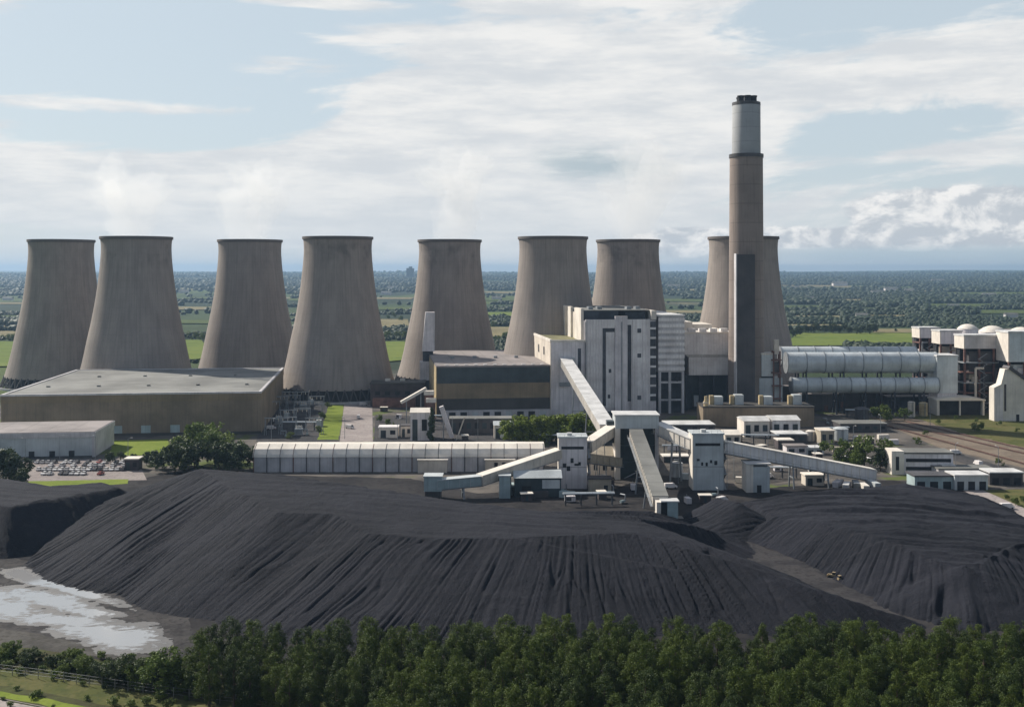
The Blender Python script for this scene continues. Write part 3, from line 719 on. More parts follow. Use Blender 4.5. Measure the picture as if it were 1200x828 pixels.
for i in range(9):
    x, y = 12 + 14 * i, 40 + 60 * (i % 2)
    slab(t, 'roof_vent', M['roofgrey'], (x, x + 1.8, y, y + 1.8, 22.9, 23.7))
# pale shed
X0, Y0 = G(111, 535)
t = thing('store_shed', 'pale blue low shed with a grey roof edge beside the car park', 'shed', (X0, Y0, 0), R7)
slab(t, 'wall', M['bluegrey'], (-90, -1.2, 0, 40, 0, 9.6))
slab(t, 'end_wall', M['grey'], (-1.2, .0, -.2, 40.2, 0, 9.6))
slab(t, 'fascia', M['grey'], (-90.4, .4, -.5, 40.5, 9.6, 12.0))
slab(t, 'roof', M['rooffelt'], (-90, 0, 0, 40, 12.003, 12.25))
for x in (-30.5, -21, -12): slab(t, 'loading_door', M['dark'], (x, x + 2.6, -.18, -.004, .05, 3.2))
slab(t, 'skirting', M['slate'], (-90, -1.2, -.15, -.004, 0.0, .7))

# ------------------------------------------------------------------ long ribbed coal shed
X0, Y0 = G(296, 553); X1 = PX(638, 500); L = X1 - X0
t = thing('coal_shed', 'long white roofed shed with dark ribs along the back of the coal heap', 'shed', (X0, Y0, 0), R(.6))
prof = [(0, 0), (17, 0), (17, 7.0), (15.8, 9.6), (12, 11.4), (6.5, 11.4), (2.2, 9.8), (.4, 7.6), (0, 7.0)]
wp = [(.15, 0), (16.85, 0), (16.85, 6.9), (.15, 6.9)]
MB().extrude_x(wp, .3, L - .3).build('wall', M['grey'], t)
rp = [(-.35, 6.7), (.15, 6.9), (16.85, 6.9), (17.3, 6.7), (17.1, 7.6), (15.8, 9.7), (12, 11.6), (6.5, 11.6), (2.0, 10.0), (.2, 7.9)]
MB().extrude_x(rp, 0, L).build('roof', M['roofwhite'], t)
n = 22
for i in range(n + 1):
    x = .3 + (L - .9) * i / n
    mb = MB(); mb.box(x, x + .35, -.25, .149, 0, 6.68)
    mb.extrude_x([(-.4, 6.9), (.17, 8.0), (1.97, 10.1), (6.5, 11.71), (6.5, 11.55), (2.1, 9.95), (.3, 7.85), (-.3, 6.75)], x, x + .22)
    mb.build('rib', M['slate'] if i % 3 else M['rust'], t)
slab(t, 'end_door', M['dark'], (.05, .299, 5, 11, 0, 5))
for x in (74, 104): slab(t, 'annexe', M['cream'], (x, x + 13, -2.6, -.3, 0, 5.6)); slab(t, 'annexe_roof', M['roofwhite'], (x - .4, x + 13.4, -3.0, -.28, 5.61, 5.95))
for i, x in enumerate((108, 111.5)): slab(t, 'annexe_window', M['dark'], (x, x + 1.6, -2.72, -2.603, 1.2, 4.6))

# ------------------------------------------------------------------ brown hall with dark glazing
t = thing('turbine_annexe', 'brown hall with a dark glazed upper band joined to the boiler house', 'hall', (-46, 681.5, 0), R7)
slab(t, 'plinth', M['browndark'], (0, 70, 0, 130, 0, 11.2))
slab(t, 'cladding_band', M['brownlite'], (-.15, 70, -.15, 130, 11.2, 20.6))
slab(t, 'glazing', M['tealdark'], (0, 70, 0.1, 130, 20.6, 30.4))
slab(t, 'roof', M['rooffelt'], (-.5, 70, -.5, 130.5, 30.4, 31.5))
slab(t, 'lit_tint_side', M['ochre'], (-.6, -.151, .6, 130, .0, 30.3))  # sunlight on this side put into a lighter tan slab
for x in range(5, 66, 6): slab(t, 'roof_light', M['rooflite'], (x, x + 2.2, 3, 5.5, 31.5, 31.9))
slab(t, 'frontage', M['grey'], (3, 70, -4.5, -.2, 0, 4.2))
for x in range(7, 68, 7): slab(t, 'dock_door', M['dark'] if x % 3 else M['bluegrey'], (x, x + 4, -4.62, -4.503, .05, 3.4))
for x in (12, 27, 41, 55):
    slab(t, 'roof_cowl', M['steel'], (x, x + 2.4, 50 + x % 7, 53 + x % 7, 31.5, 33))

# ------------------------------------------------------------------ boiler house
t = thing('boiler_house', 'massive white boiler house with piers, dark slots and a louvred end bay', 'boiler house', (24, 690, 0), R7)
slab(t, 'low_wall', M['lavender'], (0.3, 21.5, 0, 127, 0, 45.6))
slab(t, 'lit_tint_flank', M['cream'], (-.15, .297, -.1, 127.1, 0, 45.6))  # warm sunlit tone put into the colour of this side
slab(t, 'low_roof', M['roofmoss'], (.3, 21.5, .8, 126, 45.6, 46.1))
slab(t, 'low_parapet', M['whitepier'], (-.4, .8, -.4, 127.4, 45.6, 47.2), (.8, 22, -.4, .8, 45.6, 46.9))
for i, y in enumerate((24, 47, 70, 93)): slab(t, 'flank_window', M['dark'], (-.35, -.152, y, y + 4, 36, 41))
slab(t, 'high_wall', M['lavender'], (21.6, 67.5, 1.5, 104, 0, 58.6))
slab(t, 'high_roof', M['rooffelt'], (22, 67, 2, 103.6, 58.6, 59.2))
# raised bays of the front
slab(t, 'front_bay', M['white'], (22.3, 32.6, .2, 1.49, 2, 59.4))
slab(t, 'front_bay', M['white'], (35.3, 40.7, .9, 1.49, 4, 51.5))
slab(t, 'pilaster', M['lavender'], (40.8, 48.6, -1.0, 1.49, 2, 61.5))
slab(t, 'front_bay', M['white'], (51.4, 63.4, .2, 1.49, 2, 59.4))
for k in range(11):
    x = 23.2 + k * .93
    if k % 2 == 0: slab(t, 'rib', M['lavender'], (x, x + .35, -.12, .198, 2.2, 59.2))
for k in range(6): x = 52 + k * 2.1; slab(t, 'rib', M['lavender'], (x, x + .35, -.12, .198, 2.2, 59.2)) if not 54.8 < x < 57.8 else None
for k in range(5): x = 1.2 + k * 4.1; slab(t, 'rib', M['lavender'], (x, x + .5, -.25, -.004, 1, 29)) if k not in (2, 3) else slab(t, 'rib', M['lavender'], (x, x + .5, -.25, -.004, 37, 45))
for x in (21.9, 44.6): slab(t, 'downpipe', M['steel'], (x, x + .5, -1.5, -1.004, 2, 58))
slab(t, 'front_frieze', M['white'], (32.6, 40.8, .2, 1.49, 54, 59.4), (48.6, 51.4, .2, 1.49, 56, 59.4))
slab(t, 'slot', M['slot'], (32.6, 35.2, 1.0, 1.498, 5.3, 54))
slab(t, 'slot', M['slot'], (35.2, 40.8, 1.0, 1.498, 51.5, 54))
slab(t, 'slot', M['slot'], (48.7, 51.3, 1.0, 1.498, 8, 56))
slab(t, 'slot', M['slot'], (17.2, 19.2, -.12, -.003, 26.5, 41.5))
for z in (51, 35.4, 9): slab(t, 'front_window', M['slot'], (55.2, 57.6, .05, .199, z, z + 2.6))
for x, z in ((37, 26), (36.4, 10)): slab(t, 'front_window', M['slot'], (x, x + 1.6, .78, .899, z, z + 2.4))
slab(t, 'dark_bay', M['slot'], (63.4, 67.4, 1.2, 1.496, 8, 58))
for i, z in enumerate(range(11, 58, 6)): slab(t, 'bay_floor', M['white'], (63.5, 67.3, .5, 1.19, z, z + 1.3))
slab(t, 'base_band', M['tealdark'], (22.3, 67.5, -.25, .198, 0, 1.9))
for y0, y1 in ((90, 99), (62, 79), (41, 52), (4, 27)): slab(t, 'pier', M['whitepier'], (19.9, 21.59, y0, y1, 46.1, 66.2))
for y0, y1 in ((52, 62), (27, 41), (79, 90)): slab(t, 'pier_recess', M['cream'], (21.2, 21.595, y0, y1, 46.1, 63))
slab(t, 'penthouse', M['darkblue'], (21.7, 44, 5, 92, 59.2, 64.6), (49, 62, 7, 92, 59.2, 64.0))
slab(t, 'penthouse_roof', M['roofgrey'], (21.65, 64, 4.4, 93, 64.61, 65.2))
slab(t, 'edge_beam', M['whitepier'], (64.3, 67.6, .6, 104, 59.2, 64.8))
for x in (27, 33, 52, 58): slab(t, 'roof_plant', M['steel'], (x, x + 3, 14 + x % 5, 20 + x % 5, 65.2, 67))
# louvred end bay on legs
slab(t, 'louvre_bay', M['grey'], (69, 85.5, .6, 70, 26, 61.2))
lv = MB()
for i in range(9): lv.box(68.7, 85.8, .1, .599, 27 + 3.9 * i, 29.0 + 3.9 * i)
lv.build('louvre', M['white'], t)
slab(t, 'louvre_roof', M['rooflite'], (67.7, 86, 0, 70.5, 61.2, 62.2))
for x in (69, 75.5, 84): slab(t, 'bay_leg', M['grey'], (x, x + 1.5, .4, 2, 0, 26))
slab(t, 'bay_beam', M['grey'], (70.5, 75.5, .5, 1.8, 19, 20.2), (77, 84, .5, 1.8, 19, 20.2), (70.5, 75.5, .5, 1.8, 8, 9), (77, 84, .5, 1.8, 8, 9))
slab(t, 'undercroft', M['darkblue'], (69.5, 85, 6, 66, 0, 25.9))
mb = MB(); mb.tube((81, .3, 22), (81, .55, 22), 1.9, n=18); mb.build('fan_cowl', M['dark'], t)
slab(t, 'intake_hood', M['bluegrey'], (6.2, 14.8, -3.2, -.2, 30.8, 36))
slab(t, 'service_box', M['steel'], (5.6, 12, -1.6, -.2, 18, 20.5))

# ------------------------------------------------------------------ hung precipitator casing beside the chimney
o0 = (PX(802, 715), 715)
t = thing('precipitator_house', 'pale hopper shaped casing on dark legs between the boiler house and chimney', 'casing', (o0[0], o0[1], 0), R(3))
slab(t, 'upper_casing', M['white'], (0, 32, 0, 60, 36, 49.4))
mb = MB(); mb.hexa([(3.2, 1.5, 34.0), (29.2, 1.5, 34.0), (29.2, 58, 34.0), (3.2, 58, 34.0), (0, 0, 36), (32, 0, 36), (32, 60, 36), (0, 60, 36)]); mb.build('taper', M['white'], t)
slab(t, 'lower_casing', M['white'], (3.2, 29.2, 1.5, 58, 22.5, 34))
slab(t, 'roof', M['roofwhite'], (-.6, 32.6, -.6, 60.6, 49.4, 50.4))
for x in (3, 10, 17, 24): slab(t, 'roof_housing', M['white'], (x, x + 4.6, 1, 5, 50.4, 52.6))
slab(t, 'rear_ridge', M['whitepier'], (-4, 10, 22, 60, 50.4, 56)); slab(t, 'rear_ridge', M['whitepier'], (10, 25, 30, 60, 50.4, 54))
for x in (1, 10, 19, 28): slab(t, 'leg', M['darkblue'], (x, x + 1.6, 1.6, 3.2, 0, 22.4))
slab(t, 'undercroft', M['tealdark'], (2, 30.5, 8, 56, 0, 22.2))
slab(t, 'cross_duct', M['darkblue'], (-9.5, -.1, 5, 50, 24, 42))
for x in (7, 16): slab(t, 'hopper_box', M['bluegrey'], (x, x + 5, 3.4, 7.5, 2, 9))
# low brown wall building before the chimney
X0, Y0 = G(824, 500)
t = thing('brick_annexe', 'long low brown blank walled building at the foot of the chimney', 'building', (X0, Y0, 0), R(0))
slab(t, 'wall', M['brown'], (0, 64, 0, 22, 0, 11.0)); slab(t, 'coping', M['browndark'], (-.3, 64.3, -.3, 22.3, 11, 11.8))
for i, x in enumerate((8, 20, 37, 54)): slab(t, 'roof_tank', M['bluegrey'], (x, x + 5, 8, 14, 11.8, 16.5 + i % 2)); slab(t, 'tank_cap', M['ochre'], (x - 2.6, x - .2, 9, 12, 11.8, 17))
slab(t, 'doorway', M['dark'], (30, 33, -.15, -.004, 0, 3.5))
X0, Y0 = G(826.5, 499)
t = thing('vent_stack', 'slim tan vertical vessel at the corner of the low brown annexe', 'stack', (X0, Y0 - 2, 0))
MB().lathe([(1.35, 0), (1.35, 14.5), (.9, 15.4), (.9, 17.5), (.01, 17.5)], 18).build('shell', M['ochre'], t, True); MB().lathe([(1.7, 13.6), (1.7, 14.2), (1.36, 14.2)], 18).build('collar', M['cream'], t)

# ------------------------------------------------------------------ flue ducts
def duct(label, x0, x1, y, zc, r, n):
    t = thing('flue_duct', label, 'duct', (x0, y, 0), 0, 'flue ducts between the chimney and the absorbers')
    Lx = x1 - x0
    mb = MB(); mb.tube((0, 0, zc), (Lx, 0, zc), r, n=40); mb.build('pipe', M['duct'], t, True)
    for i in range(n + 1):
        x = Lx * i / n
        mb = MB(); mb.tube((x - .25, 0, zc), (x + .25, 0, zc), r + .28, n=40); mb.build('stiffener', M['steel'], t)
    for i in range(1, n, 2):
        x = Lx * i / n
        mb = MB(); mb.bar((x, -r * .8, 0), (x, -r * .55, zc - r * .75), .9, .9); mb.bar((x, r * .8, 0), (x, r * .55, zc - r * .75), .9, .9); mb.bar((x, -r * .7, zc * .45), (x, r * .7, zc * .45), .5, .5); mb.build('saddle', M['darkblue'], t)
    return t
duct('widest pale blue flue duct with bright top running out of the chimney foot', PX(921, 705), PX(1096, 705), 705, 31.6, 6.6, 8)
duct('lower flue duct tucked beneath the widest one, greyer and thinner', PX(927, 698), PX(1098, 698), 698, 18.0, 4.9, 10)
duct('rearmost flue duct showing only its bright crown behind the widest one', PX(914, 726), PX(1072, 726), 726, 34.0, 6.4, 8)
for lab, px, pxr, Y, z, m in (('dark block added to deepen the gloom beneath the flue ducts, nearer the chimney', 930, 985, 712, 10.5, 'slate'), ('dark block added to deepen the gloom beneath the flue ducts, nearer the absorbers', 1040, 1092, 712, 9.0, 'darkblue'), ('long dark block added to deepen the gloom behind the duct legs', 905, 1095, 732, 13.5, 'slate')):
    x0, x1 = PX(px, Y), PX(pxr, Y)
    t = thing('added_dark_block', lab, 'dark block', (x0, Y, 0))  # blocks added to darken the space under the ducts
    slab(t, 'wall', M[m], (0, x1 - x0, 0, 8, 0, z)); slab(t, 'roof', M['rooffelt'], (-.4, x1 - x0 + .4, -.4, 8.4, z, z + .5))
    k = max(2, int((x1 - x0) / 12))
    for q in range(k): x = (x1 - x0) * (q + .3) / k; slab(t, 'door', M['rust'] if q % 2 else M['dark'], (x, x + 2.6, -.14, -.004, 0, 3.6))
t = thing('duct_box', 'pale blue upright box where the wide flue duct meets the absorbers', 'duct box', (PX(1096, 700), 697, 0))
slab(t, 'casing', M['duct'], (0, 13, 0, 16, 13, 36)); slab(t, 'cap', M['rooflite'], (-.4, 13.4, -.4, 16.4, 36, 37)); slab(t, 'base', M['lavender'], (.5, 12.5, .5, 15, 0, 12.9))
t = thing('fan_house', 'small pale box on a darker block just right of the chimney shaft', 'fan house', (PX(889, 694), 692, 0))
slab(t, 'lower_block', M['bluegrey'], (0, 14.5, 0, 14, 8.0, 23)); slab(t, 'plinth', M['darkblue'], (.5, 14, .4, 13, 0, 8)); slab(t, 'upper_block', M['duct'], (1.6, 8.6, 1, 9, 24, 37.5)); slab(t, 'roof', M['whitepier'], (1.2, 9, .6, 9.4, 37.5, 38.6)); slab(t, 'upper_plinth', M['dark'], (1.6, 8.6, 1, 9, 23, 24))
t = thing('valve_tower', 'narrow red brown steel tower at the near end of the wide duct', 'steel tower', (PX(906, 690), 690, 0))
for x in (0, 4):
    for y in (0, 4): slab(t, 'post', M['rust'], (x, x + .8, y, y + .8, 0, 40))
for z in (10, 18, 26, 34): slab(t, 'deck', M['rust'], (-.5, 5.3, -.5, 5.3, z, z + .8))
slab(t, 'head_box', M['cream'], (.9, 3.9, .9, 3.9, 38, 47)); slab(t, 'hopper', M['slate'], (.9, 3.9, .9, 3.9, 27, 33))

# ------------------------------------------------------------------ absorber towers
def absorber(label, px0, px1, Y, ytop, yband, ybot, depth, wallm, dome=None, seed=0, body=None):
    X0, X1 = PX(px0, Y), PX(px1, Y); W = X1 - X0
    zt, zb, z0 = PZ(ytop, Y), PZ(yband, Y), max(0, PZ(ybot, Y))
    rr = random.Random(seed)
    t = thing('absorber_tower', label, 'absorber tower', (X0, Y, 0), R(2), 'desulphurisation absorber towers')
    slab(t, 'head_casing', wallm, (0.5, W, 0, depth, zb, zt))
    slab(t, 'lit_tint_flank', M['whitepier'], (-.3, .497, -.1, depth, zb, zt))  # sunlit look of this side put into a paler colour
    slab(t, 'roof', M['rooflite'], (-.6, W + .4, -.5, depth + .5, zt, zt + 1))
    nx = max(2, int(W / 8))
    for i in range(nx + 1):
        x = (W - 1.2) * i / nx
        slab(t, 'column', M['rust'], (x, x + 1.2, .2, 1.4, 0, zb - .01))
    z = 5.5; k = 0
    while z < zb - 3:
        slab(t, 'deck', M['rust'] if k % 2 else M['steel'], (-.6, W + .4, -.6, 12, z, z + .7)); z += 6.4; k += 1
    for k in range(max(3, int(W / 5))):
        x = rr.uniform(.5, max(1, W - 6)); z = rr.uniform(1, zb - 8)
        slab(t, 'equipment', rr.choice([M['grey'], M['lavender'], M['cream'], M['slate'], M['rooftan']]), (x, x + rr.uniform(2.5, 5), 1.5 + k * .13, 8, z, z + rr.uniform(3, 6)))
    for k in range(5):
        x = rr.uniform(1, W - 2); r_ = rr.uniform(.3, .8); zz = rr.uniform(zb * .5, zb - 2)
        mb = MB(); mb.tube((x, -.6 - r_, 0), (x, -.6 - r_, zz), r_, n=10); mb.tube((x, -.6 - r_, zz), (min(W, x + rr.uniform(2, 7)), -.6 - r_, zz), r_, n=10); mb.build('pipe', rr.choice([M['duct'], M['steel'], M['cream'], M['slate']]), t, True)
    sw = MB(); z = 0; k = 0
    while z < zb - 5:
        x0, x1 = (W * .3, W * .3 + 5) if k % 2 == 0 else (W * .3 + 5, W * .3)
        sw.bar((x0, -1.6, z), (x1, -1.6, z + 3.4), 1.0, .25); sw.box(x1 - .7, x1 + .7, -2.1, -1.1, z + 3.3, z + 3.5); z += 3.4; k += 1
    sw.build('stair', M['steel'], t)
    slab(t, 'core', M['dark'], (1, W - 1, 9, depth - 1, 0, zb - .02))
    if body: slab(t, 'vessel', body, (W * .15, W * .8, 3, 8.8, 14, zb - 2))
    for cx, cy, r in (dome or ()):
        MB().lathe([(r, zt + 1), (r, zt + 1.5), (r * .9, zt + 1.5 + r * .2), (r * .68, zt + 1.5 + r * .38), (r * .35, zt + 1.5 + r * .5), (.01, zt + 1.5 + r * .54)], 32, (cx, cy)).build('dome', M['whitepier'], t, True)
    return t
absorber('absorber tower rearmost, smallest white head with red brown frame behind the duct end', 1078, 1101.5, 803, 385, 396, 462, 14, M['lavender'], None, 1)
absorber('absorber tower in the middle with a pale head stepping down behind the widest one', 1102, 1128, 763, 388.5, 403, 470, 14, M['lavender'], None, 2, M['rooftan'])
absorber('absorber tower with the widest grey head and open dark frame below', 1130, 1184, 705, 394, 408.5, 482, 14, M['grey'], None, 3, M['slate'])
absorber('absorber tower cut off by the picture edge with a deep pale blue head', 1182, 1240, 690, 390, 424, 484, 16, M['duct'], None, 4, M['bluegrey'])
for lab, px, Y, r, zt in (('tall domed silo behind the widest absorber head, smaller dome', 1134, 800, 7, 48), ('tall domed silo behind the widest absorber head, broader dome', 1163, 757, 8.8, 48), ('tall domed silo at the picture edge above the pale blue absorber head', 1197, 722, 8.5, 49)):
    t = thing('domed_silo', lab, 'silo', (PX(px, Y), Y, 0), 0, 'domed silos behind the absorbers')
    MB().lathe([(r, 0), (r, zt), (r * .97, zt + .5)], 40).build('shell', M['lavender'], t, True)
    MB().lathe([(r * 1.02, zt + .2), (r * .9, zt + r * .17), (r * .65, zt + r * .36), (r * .33, zt + r * .48), (.01, zt + r * .52)], 40).build('dome', M['whitepier'], t, True)
t = thing('absorber_hall', 'long flat mauve roof joining the absorber heads behind', 'hall', (PX(1096, 812), 815, 0), R(2))
slab(t, 'wall', M['slate'], (0, 130, 0, 40, 0, 44)); slab(t, 'roof', M['rooffelt'], (-.6, 130.6, -.6, 40.6, 44, 45))
t = thing('open_shed', 'low open fronted shed with pale curved roof under the absorber frames', 'shed', (PX(1098, 690), 690, 0))
slab(t, 'wall', M['dark'], (1, 29, 3, 14, 0, 9)); slab(t, 'post', M['whitepier'], (0, 1.6, 0, 14, 0, 9.2)); slab(t, 'post', M['whitepier'], (14, 14.8, 0, 1, 0, 9.2)); slab(t, 'post', M['whitepier'], (28.5, 29.6, 0, 14, 0, 9.2))
MB().extrude_y([(-.6, 9.2), (30.2, 9.2), (30.2, 9.9), (24, 11), (15, 11.4), (6, 11), (-.6, 9.9)], -.6, 14.6).build('roof', M['roofwhite'], t)
# gable-ended gypsum store at the edge
X0, Y0 = G(1165, 493)
Y0 = 664
t = thing('gypsum_store', 'white gable fronted store with a steep dark roof slope at the picture edge', 'store', (PX(1165, Y0), Y0, 0))
s = Y0 / F
MB().extrude_y([(0, 0), (48, 0), (48, 3), (9, 31), (6.5, 31), (4.2, 22), (0, 20)], 0, 7).build('wall', M['whitepier'], t)
MB().extrude_y([(8.2, 31.6), (49, 2.6), (49, 4.6), (9.2, 33)], -1.0, 8).build('roof', M['slate'], t)
slab(t, 'door', M['dark'], (13.2, 15, -.15, -.003, 0, 4)); slab(t, 'panel', M['lavender'], (.2, 5.2, -.2, -.004, 0, 19)); slab(t, 'panel', M['maroon'], (6, 7.2, -.2, -.004, 6, 22))

# ------------------------------------------------------------------ lift slab, dark block behind the switchyard
t = thing('lift_tower', 'slim pale lift slab standing before a cooling tower flank', 'tower', (PX(495, 770), 770, 0), R7)
MB().hexa([(0, 0, 34), (8.4, 0, 34), (8.4, 9, 34), (0, 9, 34), (2.4, 0, 61), (8.6, 0, 61), (8.6, 9, 61), (2.4, 9, 61)]).build('upper_slab', M['lavender'], t)
slab(t, 'lower_block', M['lavender'], (-1.5, 9.2, -1.5, 9, 14, 27)); slab(t, 'neck', M['darkblue'], (.5, 7.5, 1, 8, 27, 34)); slab(t, 'plinth', M['darkblue'], (0, 8, 0, 9, 0, 14))
X0, Y0 = G(434, 476)
t = thing('control_block', 'dark maroon flat block between the switchyard and the glazed brown hall', 'building', (X0, Y0, 0), R(3))
slab(t, 'wall', M['maroon'], (0, 36, 0, 20, 0, 14.6)); slab(t, 'roof', M['browndark'], (-.4, 36.4, -.4, 20.4, 14.6, 15.5))
for x in (9, 19): slab(t, 'roof_unit', M['whitepier'], (x, x + 3.4, 12, 15, 15.5, 17))
for i in range(5): slab(t, 'window', M['dark'], (3 + 6.6 * i, 6.4 + 6.6 * i, -.15, -.004, 7.5, 10))
slab(t, 'low_wing', M['rust'], (2, 30, -7, -.2, 0, 6))

# ------------------------------------------------------------------ conveyors and their towers
def ztower(name, label, px, pxr, Y, ytop, wallm, lit, seed, depth=10, base=0.0):
    X0, X1 = PX(px, Y), PX(pxr, Y); W = X1 - X0; zt = PZ(ytop, Y)
    t = thing(name, label, 'transfer tower', (X0, Y, 0), 0, 'conveyor transfer towers')
    slab(t, 'wall', wallm, (.25, W, 0, depth, base, zt)); slab(t, 'lit_tint_flank', lit, (-.15, .247, -.05, depth, base, zt))  # flank on the sun side painted paler to look lit
    slab(t, 'roof', M['bluegrey'], (-.5, W + .3, -.4, depth + .4, zt, zt + .6))
    slab(t, 'strip_window', M['dark'], (1.0, W - 1.4, -.14, -.003, zt - 4.6, zt - 3.5))
    r_ = random.Random(seed)
    for k in range(5):
        x = 1.6 + k * (W - 3.6) / 5; z = zt - 8.2 - r_.uniform(0, 3.6)
        slab(t, 'opening', M['dark'], (x, x + r_.uniform(.8, 1.7), -.14, -.003, z - r_.uniform(.7, 2.0), z))
    slab(t, 'roof_unit', M['rooflite'], (W * .3, W * .3 + 2, 2, 4, zt + .6, zt + 1.8))
    rl = MB()
    for i in range(6): x = W * i / 5; rl.bar((x, -.2, zt + .6), (x, -.2, zt + 1.7), .07, .07)
    rl.bar((0, -.2, zt + 1.7), (W, -.2, zt + 1.7), .07, .07).bar((0, -.2, zt + 1.2), (W, -.2, zt + 1.2), .06, .06); rl.build('handrail', M['steel'], t)
    sw = MB(); z = 0; k = 0
    while z < zt - 4:
        y0, y1 = (1, 7) if k % 2 == 0 else (7, 1)
        sw.bar((W + .9, y0, z), (W + .9, y1, z + 3.2), 1.0, .2); sw.box(W + .3, W + 1.5, y1 - .8, y1 + .8, z + 3.1, z + 3.25); z += 3.2; k += 1
    for y in (.4, 7.8): sw.bar((W + 1.5, y, 0), (W + 1.5, y, z + 1), .15, .15)
    sw.build('stair', M['steel'], t)
    slab(t, 'cladding_joint', M['slate'], (.25, W, -.06, -.002, zt * .42, zt * .42 + .16))
    return t, W, zt
# junction tower
Yj = 478; Xj = PX(721, Yj)
t = thing('junction_tower', 'open dark junction tower with a pale head where the conveyors meet', 'transfer tower', (Xj, Yj, 0), 0, 'conveyor transfer towers')
zt = PZ(487, Yj); zb = PZ(502, Yj); W = PX(772, Yj) - Xj
slab(t, 'head', M['bluegrey'], (.0, W, 0, 13, zb, zt)); slab(t, 'roof', M['rooflite'], (-.5, W + .5, -.5, 13.5, zt, zt + .5))
slab(t, 'left_wall', M['whitepier'], (0, 2.2, .1, 13, 0, zb - .003)); slab(t, 'corner_post', M['grey'], (W - 1.5, W, .2, 1.6, 0, zb - .003)); slab(t, 'rear_wall', M['tealdark'], (2.3, W - .1, 5, 12.5, 0, zb - .004))
for z in (7, 14): slab(t, 'floor_beam', M['tealdark'], (2.3, W - 1.6, .6, 1.3, z, z + .7))
mb = MB(); mb.bar((W - .8, 2, 2), (W - .8, 11, zb - 2), .5, .5); mb.bar((4, .9, 0.4), (W - 2, .9, 6.8), .4, .4); mb.build('brace', M['steel'], t)
slab(t, 'side_chute', M['tealdark'], (-3.2, -.1, 5, 10, 15, 24.5))
gallery('conveyor', 'white conveyor climbing steeply into the boiler house wall', (PX(712, 489), 489, 19.5), (PX(663, 688), 688, 33.2), 6.4, 4.8, M['whitepier'], M['rooflite'], (.3, .62))
gallery('conveyor', 'pale conveyor coming down toward the coal heap crest from the junction tower', (PX(745, 474), 474, 20.5), (PX(774, 398), 398, 7.2), 5.2, 3.4, M['whitepier'], M['roofgrey'], (.35, .7))
gallery('conveyor', 'short cream conveyor linking the junction tower with the slotted transfer tower', (Xj - .2, Yj + 6, 20.8), (PX(689, 464), 464 + 3, 16.0), 4.6, 4.0, M['cream'], M['roofwhite'], (.5,))
gallery('conveyor', 'cream conveyor sloping down past the long shed end', (PX(655, 458), 460, 14.2), (PX(562, 440), 440, 7.0), 4.6, 3.6, M['cream'], M['roofwhite'], (.3, .65))
gallery('conveyor', 'level teal conveyor ending in a square hood beside the coal', (PX(563, 440), 440, 6.9), (PX(512, 437), 437, 5.9), 4.6, 3.4, M['teal'], M['bluegrey'], (.4,))
t = thing('conveyor_hood', 'square teal hood closing the lowest conveyor end', 'hood', (PX(497, 436), 435, 0))
slab(t, 'casing', M['teal'], (0, 7, 0, 7, 3.4, 9)); slab(t, 'roof', M['bluegrey'], (-.3, 7.3, -.3, 7.3, 9, 9.5)); slab(t, 'skirt', M['slate'], (.4, 6.6, .4, 6.6, 0, 3.4))
t = thing('conveyor_pier', 'tall teal clad pier carrying the bend of the cream conveyor', 'pier', (PX(585, 441), 438.6, 0))
slab(t, 'casing', M['teal'], (0, 4.4, 0, 5, 0, 8.6)); slab(t, 'cap', M['bluegrey'], (-.3, 4.7, -.3, 5.3, 8.6, 9.1))
ztower('transfer_tower', 'white transfer tower with dark slots, nearer the long shed', 655, 688, 458, 513, M['lavender'], M['whitepier'], 5)
ztower('transfer_tower', 'pale blue transfer tower heading the longest conveyor', 812, 848, 455, 509, M['bluegrey'], M['whitepier'], 9)
gallery('conveyor', 'white conveyor running from the junction tower head to the pale blue tower', (Xj + W + .2, Yj + 5, 21.6), (PX(814, 461), 461, 18.0), 4.8, 4.2, M['whitepier'], M['rooflite'], (.5,))
gallery('conveyor', 'longest blue grey conveyor sloping down beyond the flat topped coal heap', (PX(848, 457), 458, 17.4), (PX(1024, 464), 464, 4.6), 5.0, 4.6, M['white'], M['roofwhite'], (.22, .45, .68))
gallery('conveyor', 'low tan conveyor rising between the slotted tower and the junction tower foot', (PX(688, 460), 462, 12.0), (PX(724, 476), 474, 8.2), 4.4, 3.4, M['rooftan'], M['rooftan'], (.5,))
t = thing('tail_house', 'small cab with pale post at the bottom of the downhill conveyor', 'cabin', (PX(769, 396), 393, 0))
slab(t, 'frame', M['whitepier'], (-.2, 1.3, 0, 5, 0, 8)); slab(t, 'cab', M['teal'], (3.6, 7.4, .2, 5, 2.2, 8)); slab(t, 'cab_roof', M['rooflite'], (1.3, 7.8, -.2, 5.3, 8, 8.5)); slab(t, 'opening', M['dark'], (1.4, 3.5, 1, 4.6, 1.5, 7.9)); slab(t, 'skirt', M['slate'], (1, 9.5, .6, 5, 0, 2.1))
t = thing('hopper_house', 'small white flanked hut under the longest conveyor, nearest its tower', 'hut', (PX(874, 452), 450, 0))
slab(t, 'lit_tint_flank', M['whitepier'], (-.2, 2.6, 0, 9, 0, 11.4)); slab(t, 'wall', M['bluegrey'], (2.6, 9.4, .4, 9, 0, 10.4)); slab(t, 'roof', M['rooflite'], (-.5, 9.8, -.4, 9.4, 11.41, 11.9)); slab(t, 'opening', M['dark'], (4.2, 6, .25, .398, 0, 3))  # sunlit side of the hut painted paler than its front
